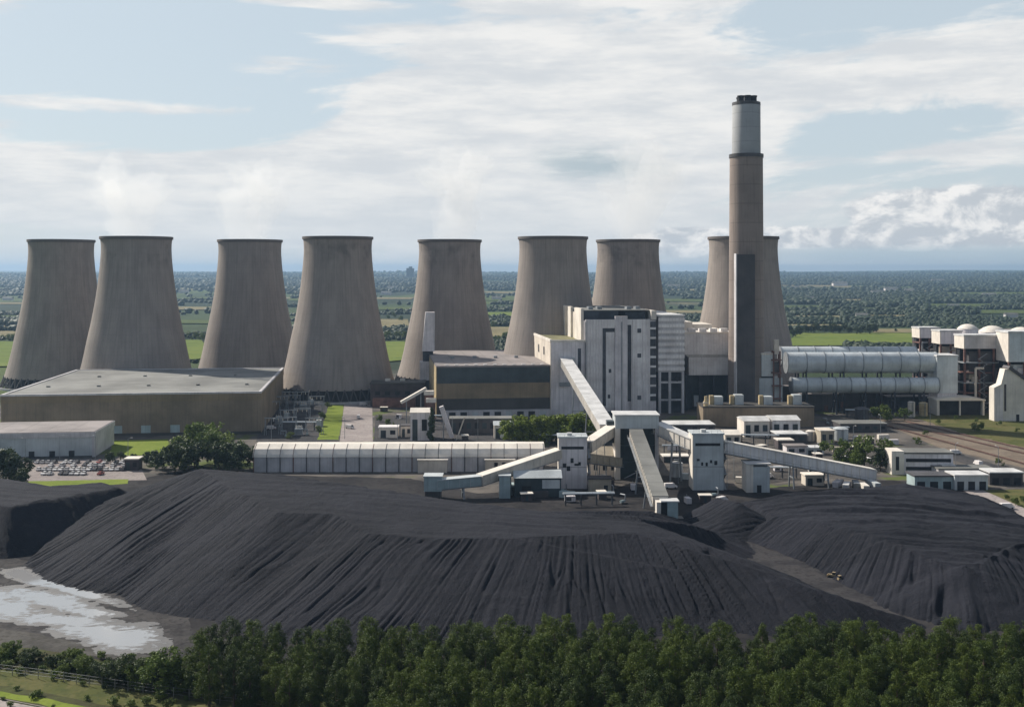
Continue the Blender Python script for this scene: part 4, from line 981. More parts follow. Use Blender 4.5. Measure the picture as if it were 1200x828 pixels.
# sheds below the cream conveyor
X0 = PX(603, 442)
t = thing('low_shed', 'low dark teal shed with a pale roof below the cream conveyor', 'shed', (X0, 441, 0), R(2))
slab(t, 'wall', M['tealdark'], (0, 18.6, 0, 9, 0, 7.6)); MB().extrude_x([(-.5, 7.6), (9.5, 7.6), (9.5, 9.4), (4, 9.8)], -.4, 19).build('roof', M['bluegrey'], t)
slab(t, 'panel', M['bluegrey'], (11, 18, -.14, -.004, 3.4, 6.8)); slab(t, 'door', M['dark'], (3, 6.5, -.14, -.004, 0, 4.4))
t = thing('workshop', 'cream workshop with tan roof behind the slotted transfer tower', 'workshop', (PX(690, 486), 484, 0))
slab(t, 'wall', M['cream'], (0, 13, 0, 14, 0, 9.5)); MB().extrude_x([(-.5, 9.5), (14.5, 9.5), (7, 12.4)], -.4, 13.4).build('roof', M['rooftan'], t)
for x in (2, 6, 9.6): slab(t, 'window', M['dark'], (x, x + 1.8, -.14, -.003, 3, 5.4))
t = thing('switch_house', 'small tan brick hut on the coal side of the junction tower', 'hut', (PX(690, 452), 450, 0))
slab(t, 'wall', M['rooftan'], (0, 9, 0, 6, 0, 5.4)); slab(t, 'roof', M['slate'], (-.4, 9.4, -.4, 6.4, 5.4, 5.9)); slab(t, 'door', M['dark'], (6, 7.6, -.14, -.004, 0, 3))

# ------------------------------------------------------------------ offices and stores round the yard
X0, Y0 = G(1045, 556)
t = thing('office_block', 'two storey grey office with white stair end near the rail sidings', 'office', (X0, Y0, 0), R(-2))
slab(t, 'stair_tower', M['whitepier'], (0, 5.4, 0, 10, 0, 10.4)); slab(t, 'wall', M['lavender'], (5.4, 27, .6, 12, 0, 9.2)); slab(t, 'roof', M['roofgrey'], (5.4, 27.4, .2, 12.4, 9.2, 9.9))
for z in (2.0, 5.6): slab(t, 'window_band', M['dark'], (6.4, 26, .45, .597, z, z + 1.5))
slab(t, 'porch', M['rooflite'], (21, 27, -3, .4, 4.4, 4.9)); slab(t, 'porch_post', M['steel'], (21.2, 21.5, -2.8, -2.5, 0, 4.39)); slab(t, 'stair_window', M['dark'], (1.8, 3.2, -.14, -.003, 2, 8))
for nm, lab, px, pxr, py, pt, wm, rm in (
    ('garage_row', 'low teal garage row with dark bays behind the flat topped coal heap', 1072, 1118, 573, 557, 'teal', 'slate'),
    ('garage_row', 'pale teal garage with a bright eave at the end of the coal heap', 1119, 1158, 574, 556, 'bluegrey', 'rooflite'),
    ('store_shed', 'dark walled store with a pale flat roof by the access road', 1160, 1199, 568, 553, 'slate', 'rooflite'),
    ('store_shed', 'flat grey store beside the office stair, half behind coal', 1100, 1165, 560, 549, 'grey', 'roofgrey')):
    X0, Y0 = G(px, py); W = PX(pxr, Y0) - X0; zt = PZ(pt, Y0) * .93
    t = thing(nm, lab, 'shed', (X0, Y0, 0), R(1))
    slab(t, 'wall', M[wm], (0, W, 0, 9, 0, zt)); slab(t, 'roof', M[rm], (-.4, W + .4, -.6, 9.4, zt, zt + .5))
    for k in range(3): x = 1 + k * W / 3; slab(t, 'bay_door', M['dark'], (x, x + W / 5, -.14, -.004, 0, zt * .6))
# white workshops in front of the low brown annexe and the yard behind the longest conveyor
for nm, lab, px, pxr, py, pt, wm, rm, dp in (
    ('workshop', 'white glazed workshop before the low brown annexe, nearer the tan vessel', 872, 902, 512, 492, 'whitepier', 'rooflite', 16),
    ('workshop', 'white glazed workshop before the low brown annexe with a stepped roof', 905, 938, 511, 491, 'white', 'rooflite', 16),
    ('store_shed', 'flat pale roofed store below the glazed workshops', 911, 946, 519, 508, 'slate', 'rooflite', 12),
    ('store_shed', 'tan block with a pink tinge east of the glazed workshops', 962, 978, 520, 504, 'rooftan', 'cream', 10),
    ('site_cabin', 'white roofed cabin close behind the longest conveyor', 912, 930, 526, 515, 'maroon', 'whitepier', 7),
    ('site_cabin', 'mauve walled cabin in the yard behind the longest conveyor', 922, 946, 533, 522, 'lavender', 'rooffelt', 7),
    ('site_cabin', 'blue grey cabin by the yard trees', 945, 966, 533, 524, 'bluegrey', 'rooflite', 7),
    ('store_shed', 'pale low store beneath the elevated ducts', 985, 1040, 506, 496, 'slate', 'roofgrey', 14),
    ('workshop', 'pale pitched workshop beside the pale blue transfer tower', 850, 868, 521, 508, 'cream', 'roofwhite', 14),
    ('store_shed', 'long low roof behind the first conveyor out of the junction tower', 782, 838, 507, 497, 'slate', 'rooflite', 16),
    ('site_cabin', 'low white cabin between the junction tower and the pale blue tower', 778, 808, 542, 534, 'slate', 'whitepier', 7),
    ('site_cabin', 'cream cabin under the middle of the longest conveyor', 944, 966, 569, 556, 'cream', 'whitepier', 6),
    ('workshop', 'grey fronted workshop with a white frame near the green hedge', 579, 600, 514, 497, 'whitepier', 'bluegrey', 10),
    ('store_shed', 'long grey frontage with dark doors under the glazed brown hall', 527, 600, 508, 490, 'slate', 'roofgrey', 10),
    ('workshop', 'pale pink workshop beside the cypress', 481, 503, 516, 482, 'lavender', 'roofwhite', 14),
    ('site_cabin', 'white cabin at the end of the pale road behind the long shed', 444, 466, 513, 500, 'whitepier', 'white', 8),
    ('site_cabin', 'dark roofed cabin by the substation grass', 470, 482, 512, 498, 'cream', 'slate', 6),
    ('store_shed', 'dark shed under the bend of the cream conveyor', 592, 640, 580, 569, 'slate', 'teal', 7),
    ('gatehouse', 'small flat roofed gatehouse at the car park corner', 146, 162, 551, 537, 'maroon', 'roofwhite', 6)):
    X0, Y0 = G(px, py); W = PX(pxr, Y0) - X0; zt = PZ(pt, Y0)
    t = thing(nm, lab, {'workshop': 'workshop', 'store_shed': 'shed', 'site_cabin': 'cabin', 'gatehouse': 'gatehouse'}[nm], (X0, Y0, 0), R(2))
    slab(t, 'wall', M[wm], (0, W, 0, dp, 0, zt - .5))
    if nm == 'workshop': MB().extrude_x([(-.5, zt - .5), (dp + .5, zt - .5), (dp * .5, zt + 1.2)], -.4, W + .4).build('roof', M[rm], t)
    else: slab(t, 'roof', M[rm], (-.4, W + .4, -.4, dp + .4, zt - .5, zt))
    k = max(2, int(W / 4))
    for i in range(k): x = W * (i + .2) / k; slab(t, 'window' if i else 'door', M['dark'] if i % 2 else M['tealdark'], (x, x + W * .55 / k, -.14, -.004, .1 if not i else (zt - .5) * .35, (zt - .5) * .75))
# leaning chute beside the cypress
t = thing('inclined_chute', 'grey leaning chute propped on a strut beside the cypress', 'chute', (PX(514, 590), 590, 0))
MB().bar((7, 3, 1), (1.2, 3, 17.5), 4.2, 2.2).build('casing', M['lavender'], t); MB().bar((9.5, 1, 0), (13.8, 1, 12), .7, .7).build('strut', M['cream'], t); MB().bar((2.4, 3, 0), (2.4, 3, 11.5), .6, .6).build('post', M['steel'], t)
t = thing('pipe_bridge', 'white pipe bridge climbing beside the dark maroon block', 'pipe bridge', (PX(470, 640), 640, 0))
MB().bar((0, 0, 14), (14, 6, 21.5), 2.2, 1.6).build('casing', M['whitepier'], t); MB().bar((3, 1, 0), (3, 1, 14.7), .5, .5).build('post', M['steel'], t); MB().bar((11, 4.6, 0), (11, 4.6, 18.9), .5, .5).build('post', M['steel'], t)
for i, (px, z) in enumerate(((497, 31), (500, 24))):
    t = thing('silo_box', ('upper' if i == 0 else 'lower') + ' pale square tank racked by the lit edge of the glazed hall', 'tank', (PX(px, 672), 670 - 4 * i, 0))
    zz = PZ(458 if i == 0 else 466, 670); slab(t, 'tank', M['whitepier'], (0, 6, 0, 4, zz - 2.4, zz)); slab(t, 'rack', M['rust'], (.4, 5.6, .4, 3.6, 0, zz - 2.45))
# ------------------------------------------------------------------ roads, grass and sidings inside the works
sheet('road', [(405, 461), (436, 461), (437, 517), (398, 517)], M['concreteroad'], .03)
rough_sheet('lawn', [(388, 466), (404, 463), (400, 500), (396, 515), (372, 515)], M['grassbright'], .035, wob=1)
rough_sheet('lawn', [(132, 516), (196, 514), (205, 532), (128, 534)], M['grassbright'], .035, wob=1, seed=3)
sheet('car_park', [(22, 539), (160, 537), (172, 562), (20, 566)], M['carpark'], .03)
rough_sheet('grass_strip', [(-120, 562), (20, 564), (150, 561), (150, 566), (60, 574), (-120, 582)], M['grassbright'], .045, wob=1, seed=5)
rough_sheet('lawn', [(1068, 488), (1110, 483), (1160, 484), (1330, 492), (1330, 540), (1200, 524), (1130, 508)], M['grassdry'], .035, wob=2, seed=7)
sheet('railway_bed', [(1015, 488), (1066, 490), (1330, 540), (1330, 572), (1200, 548), (1100, 524)], M['ballast'], .03)
sheet('road', [(1084, 528), (1108, 527), (1180, 548), (1162, 553)], M['asphalt'], .045)
rough_sheet('verge', [(1150, 574), (1330, 570), (1330, 640), (1200, 602)], M['grassdry'], .05, wob=1.5, seed=9)
sheet('road', [(1128, 574), (1152, 574), (1205, 597), (1330, 640), (1300, 650), (1190, 606)], M['concreteroad'], .06)
sheet('yard', [(640, 500), (700, 494), (860, 500), (1010, 520), (1040, 548), (860, 572), (650, 568)], M['gravel'], .024)
sheet('yard', [(440, 486), (640, 490), (640, 518), (438, 517)], M['asphalt'], .026)
sheet('yard', [(320, 458), (400, 458), (396, 517), (300, 517)], M['asphalt'], .024)
for i, (a, b, lab) in enumerate((((1062, 494), (1330, 556), 'railway track closest to the dry grass bank'), ((1050, 496), (1330, 562), 'railway track in the middle of the sidings'), ((1040, 499), (1260, 560), 'railway track closest to the grey office'))):
    p, q = G(*a), G(*b)
    t = thing('railway_track', lab, 'railway track', (p[0], p[1], 0), 0, 'sidings on the ballast')
    d = Vector((q[0] - p[0], q[1] - p[1], 0)); n = Vector((-d.y, d.x, 0)).normalized()
    for s in (-.75, .75): MB().bar(n * s + Vector((0, 0, .32)), d + n * s + Vector((0, 0, .32)), .12, .16).build('rail', M['rust'], t)
    sl_ = MB(); k = int(d.length / 1.4)
    for j in range(k): c = d * (j / k); sl_.bar(c - n * 1.3 + Vector((0, 0, .14)), c + n * 1.3 + Vector((0, 0, .14)), .3, .18)
    o = sl_.build('sleepers', M['browndark'], t); o['kind'] = 'stuff'

# ------------------------------------------------------------------ switchyard
def gantry():
    t = thing('switchyard_gantry', 'grey steel switchyard gantry among the transformers behind the ribbed shed', 'gantry', (0, 0, 0), 0, 'switchyard gantries')
    for x in (-4.5, 4.5):
        mb = MB(); mb.bar((x - .6, 0, 0), (x, 0, 9.5), .25, .25); mb.bar((x + .6, 0, 0), (x, 0, 9.5), .25, .25)
        for z in (2, 4, 6): mb.bar((x - .5, 0, z), (x + .4, 0, z + 1.2), .15, .15)
        mb.build('post', M['steel'], t)
    MB().bar((-5, 0, 9.3), (5, 0, 9.3), .5, .5).build('beam', M['steel'], t)
    for x in (-2.6, 0, 2.6): MB().tube((x, 0, 9.1), (x, 0, 7.4), .18, n=6).build('insulator', M['cream'], t)
    return t
def transformer():
    t = thing('transformer', 'blue grey oil transformer with ribbed coolers in the switchyard', 'transformer', (0, 0, 0), 0, 'switchyard transformers')
    slab(t, 'tank', M['bluegrey'], (-2.2, 2.2, -1.4, 1.4, .3, 3.6)); slab(t, 'plinth', M['carpark'], (-3, 3, -2, 2, 0, .3))
    fb = MB()
    for i in range(7): fb.box(-2.0 + .6 * i, -1.7 + .6 * i, -2.1, -1.41, .7, 3.2)
    fb.build('cooler', M['steel'], t)
    for x in (-1.3, 0, 1.3): MB().lathe([(.28, 3.6), (.16, 4.2), (.28, 4.6), (.14, 5.4), (.01, 5.5)], 8, (x, 0)).build('bushing', M['cream'], t)
    MB().tube((-1.8, .9, 4.4), (1.8, .9, 4.4), .45, n=10).build('conservator', M['bluegrey'], t)
    return t
gz, tz = gantry(), transformer(); first = {0: True, 1: True}
r5 = random.Random(5)
for row, py in enumerate((474, 481, 489, 498, 508)):
    for k in range(4):
        px = 322 + 15 * k + r5.uniform(-3, 3) + (4 if row % 2 else 0)
        x, y = G(px, py + r5.uniform(-1.5, 1.5))
        kind = 0 if (k + row) % 3 else 1
        src = gz if kind == 0 else tz
        o = src if first[kind] else copy_tree(src); first[kind] = False
        o.location = (x, y, 0); o.rotation_euler.z = R(7) + (R(90) if kind and k % 2 else 0)

# ------------------------------------------------------------------ lamp posts, tanks, skips
def lamp(label):
    t = thing('lamp_post', label, 'lamp post', (0, 0, 0), 0, 'yard lamp posts')
    MB().tube((0, 0, 0), (0, 0, 11), .16, .1, n=6).build('column', M['steel'], t); MB().bar((0, 0, 11), (1.6, 0, 11.2), .12, .12).build('arm', M['steel'], t); slab(t, 'lantern', M['rooflite'], (1.2, 2.1, -.2, .2, 11.2, 11.4)); return t
lp = lamp('grey lamp post standing in the works yard'); ft = True
for px, py in ((30, 541), (70, 538), (112, 538), (150, 541), (318, 515), (404, 514), (437, 512), (466, 515), (530, 513), (560, 515), (700, 566), (795, 566), (860, 560), (900, 536), (955, 548), (1000, 524), (1032, 510), (1090, 500), (1120, 548), (1170, 552)):
    o = lp if ft else copy_tree(lp); ft = False; x, y = G(px, py); o.location = (x, y, 0); o.rotation_euler.z = rng.random() * 6
def tank(label, px, py, r, h, m):
    x, y = G(px, py); t = thing('storage_tank', label, 'tank', (x, y, 0))
    MB().lathe([(r, 0), (r, h), (r * .6, h + r * .18), (.01, h + r * .26)], 28).build('shell', M[m], t, True); MB().lathe([(r + .12, h - .2), (r + .12, h), (r, h)], 28).build('rim', M['steel'], t)
    lb = MB()
    for i in range(int(h / .6)): lb.box(-.3, .3, -r - .35, -r - .28, i * .6, i * .6 + .06)
    lb.box(-.34, -.28, -r - .38, -r - .02, 0, h + .4).box(.28, .34, -r - .38, -r - .02, 0, h + .4); lb.build('ladder', M['steel'], t)
tank('small white domed tank under the conveyor between the two white towers', 793, 558, 2.6, 6, 'rooflite')
tank('grey squat tank behind the workshops at the duct foot', 985, 515, 4, 6, 'bluegrey')
tank('pale tank beside the tan block in the rear yard', 950, 516, 2.6, 5, 'whitepier')
tank('dark tank under the elevated flue ducts', 1010, 494, 4, 8, 'slate')
tank('cream tank below the lower flue duct, nearer the pale duct box', 1068, 488, 2.2, 9, 'cream')
tank('tan tank below the lower flue duct close to the open fronted shed', 1082, 487, 2.6, 8, 'ochre')
r6 = random.Random(12)
def container(label, px, py, m, w=6.1, rot=None):
    x, y = G(px, py); t = thing('shipping_container', label, 'container', (x, y, 0), R(r6.uniform(-20, 20)) if rot is None else rot)
    slab(t, 'body', M[m], (0, w, 0, 2.4, .15, 2.6)); slab(t, 'skid', M['dark'], (.1, w - .1, .1, 2.3, 0, .149)); slab(t, 'door', M['slate'], (w + .003, w + .08, .1, 2.3, .25, 2.5))
container('blue grey container in the yard by the junction tower', 800, 562, 'bluegrey')
container('cream container in the yard below the workshops', 905, 541, 'cream')
container('dark red container beside the slotted transfer tower', 703, 570, 'maroon')
container('white container near the hopper hut', 862, 566, 'whitepier')
container('teal container at the coal edge below the low shed', 655, 583, 'teal')
container('tan container beside the yard trees', 976, 530, 'rooftan')
container('pale container behind the junction tower', 782, 528, 'lavender')
container('slate container at the foot of the low teal shed', 625, 584, 'slate')
container('white container by the sidings', 1030, 515, 'whitepier')
container('pink grey container behind the yard trees', 1040, 521, 'lavender')

# loose plant in the yards
def genset():
    t = thing('generator_set', 'pale generator housing left standing on the works yard', 'generator', (0, 0, 0), 0, 'generators on the works yard')
    slab(t, 'housing', M['lavender'], (-2, 2, -1, 1, .3, 2.4)); slab(t, 'skid', M['dark'], (-2.1, 2.1, -1.05, 1.05, 0, .299)); slab(t, 'louvre', M['slate'], (-1.6, .4, -1.06, -1.003, .6, 2.0)); MB().tube((1.4, 0, 2.4), (1.4, 0, 3.4), .12, n=8).build('exhaust', M['steel'], t); return t
def pump():
    t = thing('pump_skid', 'blue grey pump skid with pipe bends on the works yard', 'pump', (0, 0, 0), 0, 'pump skids on the works yard')
    slab(t, 'base', M['slate'], (-1.8, 1.8, -.9, .9, 0, .35)); MB().tube((-1.3, 0, .95), (.4, 0, .95), .55, n=12).build('motor', M['teal'], t, True)
    mb = MB(); mb.tube((.4, 0, .95), (1.3, 0, .95), .35, n=10); mb.tube((1.3, 0, .95), (1.3, 0, 3.2), .25, n=10); mb.tube((1.3, 0, 3.2), (1.3, 2.6, 3.2), .25, n=10); mb.build('pipe', M['steel'], t, True); return t
def kiosk():
    t = thing('kiosk', 'small cream roofed brick kiosk on the works yard', 'kiosk', (0, 0, 0), 0, 'kiosks on the works yard')
    slab(t, 'wall', M['maroon'], (-2.2, 2.2, -1.6, 1.6, 0, 2.7)); slab(t, 'roof', M['roofwhite'], (-2.5, 2.5, -1.9, 1.9, 2.7, 3.0)); slab(t, 'door', M['tealdark'], (-.5, .5, -1.72, -1.603, 0, 2.1)); return t
def piperack():
    t = thing('pipe_rack', 'long grey pipe rack on short portals across the works yard', 'pipe rack', (0, 0, 0), 0, 'pipe racks on the works yard')
    for x in (-9, -3, 3, 9):
        mb = MB(); mb.bar((x, -1, 0), (x, -1, 4.2), .3, .3); mb.bar((x, 1, 0), (x, 1, 4.2), .3, .3); mb.bar((x, -1.2, 4.2), (x, 1.2, 4.2), .3, .3); mb.build('portal', M['darkblue'], t)
    for y, r_ in ((-.7, .28), (0, .2), (.6, .35)): MB().tube((-10, y, 4.35 + r_), (10, y, 4.35 + r_), r_, n=8).build('pipe', M['duct'], t, True)
    return t
def van():
    t = thing('van', 'white van parked on the works yard', 'van', (0, 0, 0), 0, 'vans on the works yard')
    MB().extrude_y([(-2.6, .4), (2.6, .4), (2.6, 1.1), (1.9, 1.3), (1.3, 2.2), (-2.6, 2.2)], -.95, .95).build('body', M['white'], t, bevel=.06)
    MB().hexa([(1.5, -.85, 1.36), (1.98, -.85, 1.36), (1.98, .85, 1.36), (1.5, .85, 1.36), (1.28, -.8, 2.1), (1.42, -.8, 2.1), (1.42, .8, 2.1), (1.28, .8, 2.1)]).build('windscreen', M['dark'], t)
    for x in (-1.7, 1.7):
        for y in (-.97, .75): MB().tube((x, y, .36), (x, y + .22, .36), .36, n=12).build('wheel', M['rubber'], t)
    return t
PL = [(genset, [(668, 588), (742, 574), (806, 590), (912, 552), (990, 540), (468, 490), (482, 476), (1004, 516)]),
      (pump, [(660, 577), (715, 579), (730, 590), (838, 582), (797, 547), (930, 545), (1000, 503), (970, 497), (335, 512), (360, 510)]),
      (kiosk, [(750, 560), (705, 584), (892, 528), (1018, 520), (958, 538), (450, 482), (545, 516), (617, 586), (826, 588), (1002, 530)]),
      (piperack, [(930, 484), (1010, 489), (1075, 480), (800, 533), (760, 520), (890, 520), (975, 511), (650, 520), (500, 496), (350, 504), (840, 517), (925, 560), (690, 592)]),
      (van, [(420, 490), (410, 502), (426, 475), (786, 572), (846, 588), (880, 548), (1036, 531), (954, 553), (640, 515), (1120, 532), (1146, 545), (590, 514), (1180, 596), (318, 503), (900, 560), (1016, 541)])]
r7 = random.Random(8)
for fn, spots in PL:
    src = fn(); f0 = True
    for px, py in spots:
        o = src if f0 else copy_tree(src); f0 = False
        x, y = G(px, py); o.location = (x, y, .06); o.rotation_euler.z = R(r7.choice((0, 7, 90, 97, 40, -30))) if fn is not piperack else R(r7.uniform(-12, 12))
# ------------------------------------------------------------------ vehicles
paint = {k: mat('car_paint_' + k, c, .35, .05, 1, 0, spec=.5) for k, c in (('white', (.72, .71, .70)), ('silver', (.45, .45, .46)), ('dark', (.05, .05, .06)), ('red', (.32, .06, .05)), ('blue', (.08, .11, .22)))}
def car_mesh(k):
    mb = MB()
    body = [(-2.1, .35), (2.1, .35), (2.15, .75), (1.95, .92), (1.0, 1.0), (-1.6, 1.02), (-2.1, .95)]
    mb.extrude_y(body, -.85, .85, 0)
    mb.hexa([(-1.55, -.78, 1.01), (.95, -.78, 1.01), (.95, .78, 1.01), (-1.55, .78, 1.01), (-1.2, -.62, 1.42), (.3, -.62, 1.42), (.3, .62, 1.42), (-1.2, .62, 1.42)], 1)
    mb.hexa([(-1.22, -.63, 1.425), (.32, -.63, 1.425), (.32, .63, 1.425), (-1.22, .63, 1.425), (-1.1, -.55, 1.49), (.2, -.55, 1.49), (.2, .55, 1.49), (-1.1, .55, 1.49)], 0)
    for x in (-1.3, 1.35):
        for y in (-.86, .68): mb.tube((x, y, .33), (x, y + .18, .33), .33, n=12, mi=2)
    o = mb.build('parked_car', [paint[k], M['dark'], M['rubber']])
    return o
protos = {}
labs = {'white': 'white car parked in the gravel car park beside the pale blue shed', 'silver': 'silver car parked in the gravel car park beside the pale blue shed', 'dark': 'black car parked in the gravel car park beside the pale blue shed', 'red': 'red car parked in the gravel car park beside the pale blue shed', 'blue': 'blue car parked in the gravel car park beside the pale blue shed'}
rc = random.Random(3)
for row, (py, p0, p1) in enumerate(((542.5, 44, 148), (546, 40, 150), (551, 46, 150), (556, 52, 118))):
    px = p0
    while px < p1:
        if rc.random() < .8:
            k = rc.choices(['white', 'silver', 'dark', 'red', 'blue'], [11, 7, 4, 1, 1])[0]
            if k not in protos: protos[k] = o = car_mesh(k)
            else: o = protos[k].copy(); COL.objects.link(o)
            x, y = G(px, py); o.location = (x, y, .035); o.rotation_euler = (0, 0, R(90 + rc.choice((0, 180)) + rc.uniform(-5, 5)))
            props(o, labs[k], 'car', 'cars in the gravel car park')
        px += 6.6
def lorry(label, px, py, rot, body):
    x, y = G(px, py); t = thing('lorry', label, 'lorry', (x, y, 0), rot, 'lorries at the low end of the longest conveyor')
    mb = MB(); mb.extrude_y([(3.2, .6), (5.4, .6), (5.4, 1.7), (5.0, 3.1), (3.2, 3.1)], -1.2, 1.2); mb.build('cab', M['white'], t, bevel=.08)
    slab(t, 'windscreen', M['dark'], (5.06, 5.3, -1.05, 1.05, 1.85, 2.75))
    mb = MB(); mb.hexa([(-4.6, -1.1, 1.1), (2.9, -1.1, 1.1), (2.9, 1.1, 1.1), (-4.6, 1.1, 1.1), (-5.0, -1.25, 3.4), (3.0, -1.25, 3.4), (3.0, 1.25, 3.4), (-5.0, 1.25, 3.4)]); mb.build('tipper_body', M[body], t, bevel=.06)
    slab(t, 'chassis', M['dark'], (-4.6, 5.2, -.5, .5, .7, 1.09))
    for xx in (4.3, -2.2, -3.5):
        for yy in (-1.2, .85): mb = MB(); mb.tube((xx, yy, .52), (xx, yy + .35, .52), .52, n=14); mb.build('wheel', M['rubber'], t)
for i, (px, py, b, l) in enumerate(((982, 572, 'lavender', 'grey bodied tipper lorry, first of the parked row from the white hut'), (992, 575, 'rooflite', 'pale bodied tipper lorry parked nose on, second of the parked row'), (1003, 573, 'steel', 'steel bodied tipper lorry in the middle of the parked row'), (1012, 576, 'whitepier', 'white bodied tipper lorry nearest the coal, fourth of the parked row'), (1023, 573, 'bluegrey', 'blue grey bodied tipper lorry at the end of the parked row'))):
    lorry(l, px, py, R(60 + 9 * i), b)
def dozer(label, px, py, rot, z=0.0):
    x, y = G(px, py, z); t = thing('bulldozer', label, 'bulldozer', (x, y, z), rot, 'bulldozers in the valley between the heaps'); t.scale = (.48, .48, .48)
    for yy in (-1.5, .9):
        MB().extrude_y([(-2.0, .05), (2.0, .05), (2.5, .5), (2.1, 1.0), (-2.1, 1.0), (-2.5, .5)], yy, yy + .6).build('track', M['rubber'], t)
    slab(t, 'hull', M['yellow'], (-1.9, 2.3, -.85, .85, .6, 1.9)); slab(t, 'cab', M['dark'], (-1.4, .2, -.75, .75, 1.9, 3.1)); slab(t, 'cab_roof', M['yellow'], (-1.5, .3, -.85, .85, 3.1, 3.3))
    MB().extrude_y([(3.0, .1), (3.25, .1), (3.0, .8), (3.3, 1.6), (3.05, 1.6), (2.75, .8)], -2.1, 2.1).build('blade', M['yellow'], t); slab(t, 'push_arm', M['yellow'], (1.0, 2.95, -1.0, -.86, .55, .85), (1.0, 2.95, .86, 1.0, .55, .85)); slab(t, 'exhaust', M['dark'], (1.3, 1.5, -.1, .1, 1.9, 3.0))
dozer('yellow bulldozer on the valley floor facing the flat topped heap', 976, 676, R(150), .05)
dozer('yellow bulldozer just ahead of its twin, nearer the picture edge', 985, 680, R(20), .05)

# ------------------------------------------------------------------ foliage
def crown(rr, clumps, per, size, flat=.0, wpct=.35):
    """leaf-clump crown: small tilted quads spread through many clumps"""
    vs = []; n = 0
    C_ = []; 
    for (cx, cy, cz, r) in clumps:
        k = max(6, int(per * (r * r)))
        d = rr.normal(size=(k, 3)); d /= np.linalg.norm(d, axis=1)[:, None] + 1e-9
        rad = r * (rr.random(k) ** .45)
        p = d * rad[:, None]; p[:, 2] *= (1 - flat)
        C_.append(np.concatenate([p + np.array([cx, cy, cz]), d], 1))
    P = np.concatenate(C_); p = P[:, :3]; d = P[:, 3:]
    nrm = d * .8 + rr.normal(size=d.shape) * .55 + np.array([0, 0, .35]); nrm /= np.linalg.norm(nrm, axis=1)[:, None]
    a = np.cross(nrm, rr.normal(size=d.shape)); a /= np.linalg.norm(a, axis=1)[:, None] + 1e-9
    b = np.cross(nrm, a); s = size * (.6 + .8 * rr.random(len(p)))[:, None]
    q = np.stack([p - a * s, p - b * s * .7, p + a * s, p + b * s * .7], 1).reshape(-1, 3)
    return q, np.arange(len(p) * 4).reshape(-1, 4)
def conifer_clumps(rr, H, w):
    cl = []; z = H * .26
    while z < H * .97:
        f = (z - H * .2) / (H * .8); rad = w * (1 - f) ** .72 * (.55 + .55 * min(1, f * 4))
        k = max(1, int(3 + rad * 2.2))
        for i in range(k):
            a = rr.random() * 6.28; q = rad * (.45 + .6 * rr.random())
            cl.append((q * math.cos(a), q * math.sin(a), z + rr.normal() * .35, .55 + .45 * rr.random() * (1.3 - f)))
        z += .85
    cl.append((0, 0, H * .97, .5))
    return cl
def ovoid_clumps(rr, H, w):
    cl = []; z = H * .2
    while z < H * .97:
        f = z / H; rad = w * max(.08, 1 - ((f - .46) / .56) ** 2) ** .5
        k = max(2, int(2 + rad * 2.6))
        for i in range(k):
            a = rr.random() * 6.28; q = rad * (.35 + .68 * rr.random() ** .7)
            cl.append((q * math.cos(a), q * math.sin(a), z + rr.normal() * .4, .55 + .5 * rr.random()))
        z += .9
    return cl
def round_clumps(rr, H, w, base=.13, n=70):
    cl = []
    lobes = [(rr.normal() * w * .38, rr.normal() * w * .38, H * (base + .12 + (1 - base - .22) * rr.random()), w * (.34 + .25 * rr.random())) for _ in range(9)]
    lobes.append((0, 0, H * .8, w * .5)); lobes.append((0, 0, H * .5, w * .7))
    for _ in range(n):
        l = lobes[int(rr.random() * len(lobes))]; d = rr.normal(size=3); d /= np.linalg.norm(d)
        c = [l[i] + d[i] * l[3] * .9 for i in range(3)]
        if c[2] < H * base: c[2] = H * base + rr.random() * .5
        cl.append((c[0], c[1], min(c[2], H - .4), w * .17 + w * .12 * rr.random()))
    return cl
def trunk_mesh(rr, H, r, top=.85, limbs=6):
    mb = MB(); mb.lathe([(r * 1.3, -.3), (r, H * .1), (r * .6, H * .5), (r * .18, H * top), (.01, H * top)], 8)
    for i in range(limbs):
        a = rr.random() * 6.28; z = H * (.3 + .45 * i / max(1, limbs)); l = H * .17
        mb.tube((0, 0, z), (l * math.cos(a), l * math.sin(a), z + l * .55), r * .38, r * .1, n=5)
    o = mb.build('trunk', M['bark']); return o
def tree_proto(kind, H, w, m, per, size, seed, base=.13):
    rr = np.random.default_rng(seed)
    cl = conifer_clumps(rr, H, w) if kind == 'c' else ovoid_clumps(rr, H, w) if kind == 'o' else round_clumps(rr, H, w, base)
    if kind == 's': cl = [(rr.normal() * w * .25 * (1.1 - z), rr.normal() * w * .25 * (1.1 - z), H * z, w * (.42 if z < .75 else .26)) for z in np.linspace(.1, .96, 16)]
    q, f = crown(rr, cl, per, size)
    c = bpy.data.objects.new('crown', np_mesh('crown', q, f, M[m], False)); COL.objects.link(c)
    tr_ = trunk_mesh(rr, H, .02 * H, .9 if kind != 'b' else .7)
    return tr_, c
def plant(name, label, cat, group, proto, loc, rz, sc, first):
    t = thing(name, label, cat, loc, rz, group); t.scale = (sc * rng.uniform(.93, 1.08), sc * rng.uniform(.93, 1.08), sc)
    for o in proto:
        c = o if first else o.copy()
        if not first: COL.objects.link(c)
        c.parent = t
    return t
class Kind:
    def __init__(s, *protos): s.p = list(protos); s.used = set()
    def put(s, name, label, cat, group, loc, sc=1.0, i=None):
        i = rng.randrange(len(s.p)) if i is None else i
        f = i not in s.used; s.used.add(i)
        return plant(name, label, cat, group, s.p[i], loc, rng.random() * 6.28, sc, f)
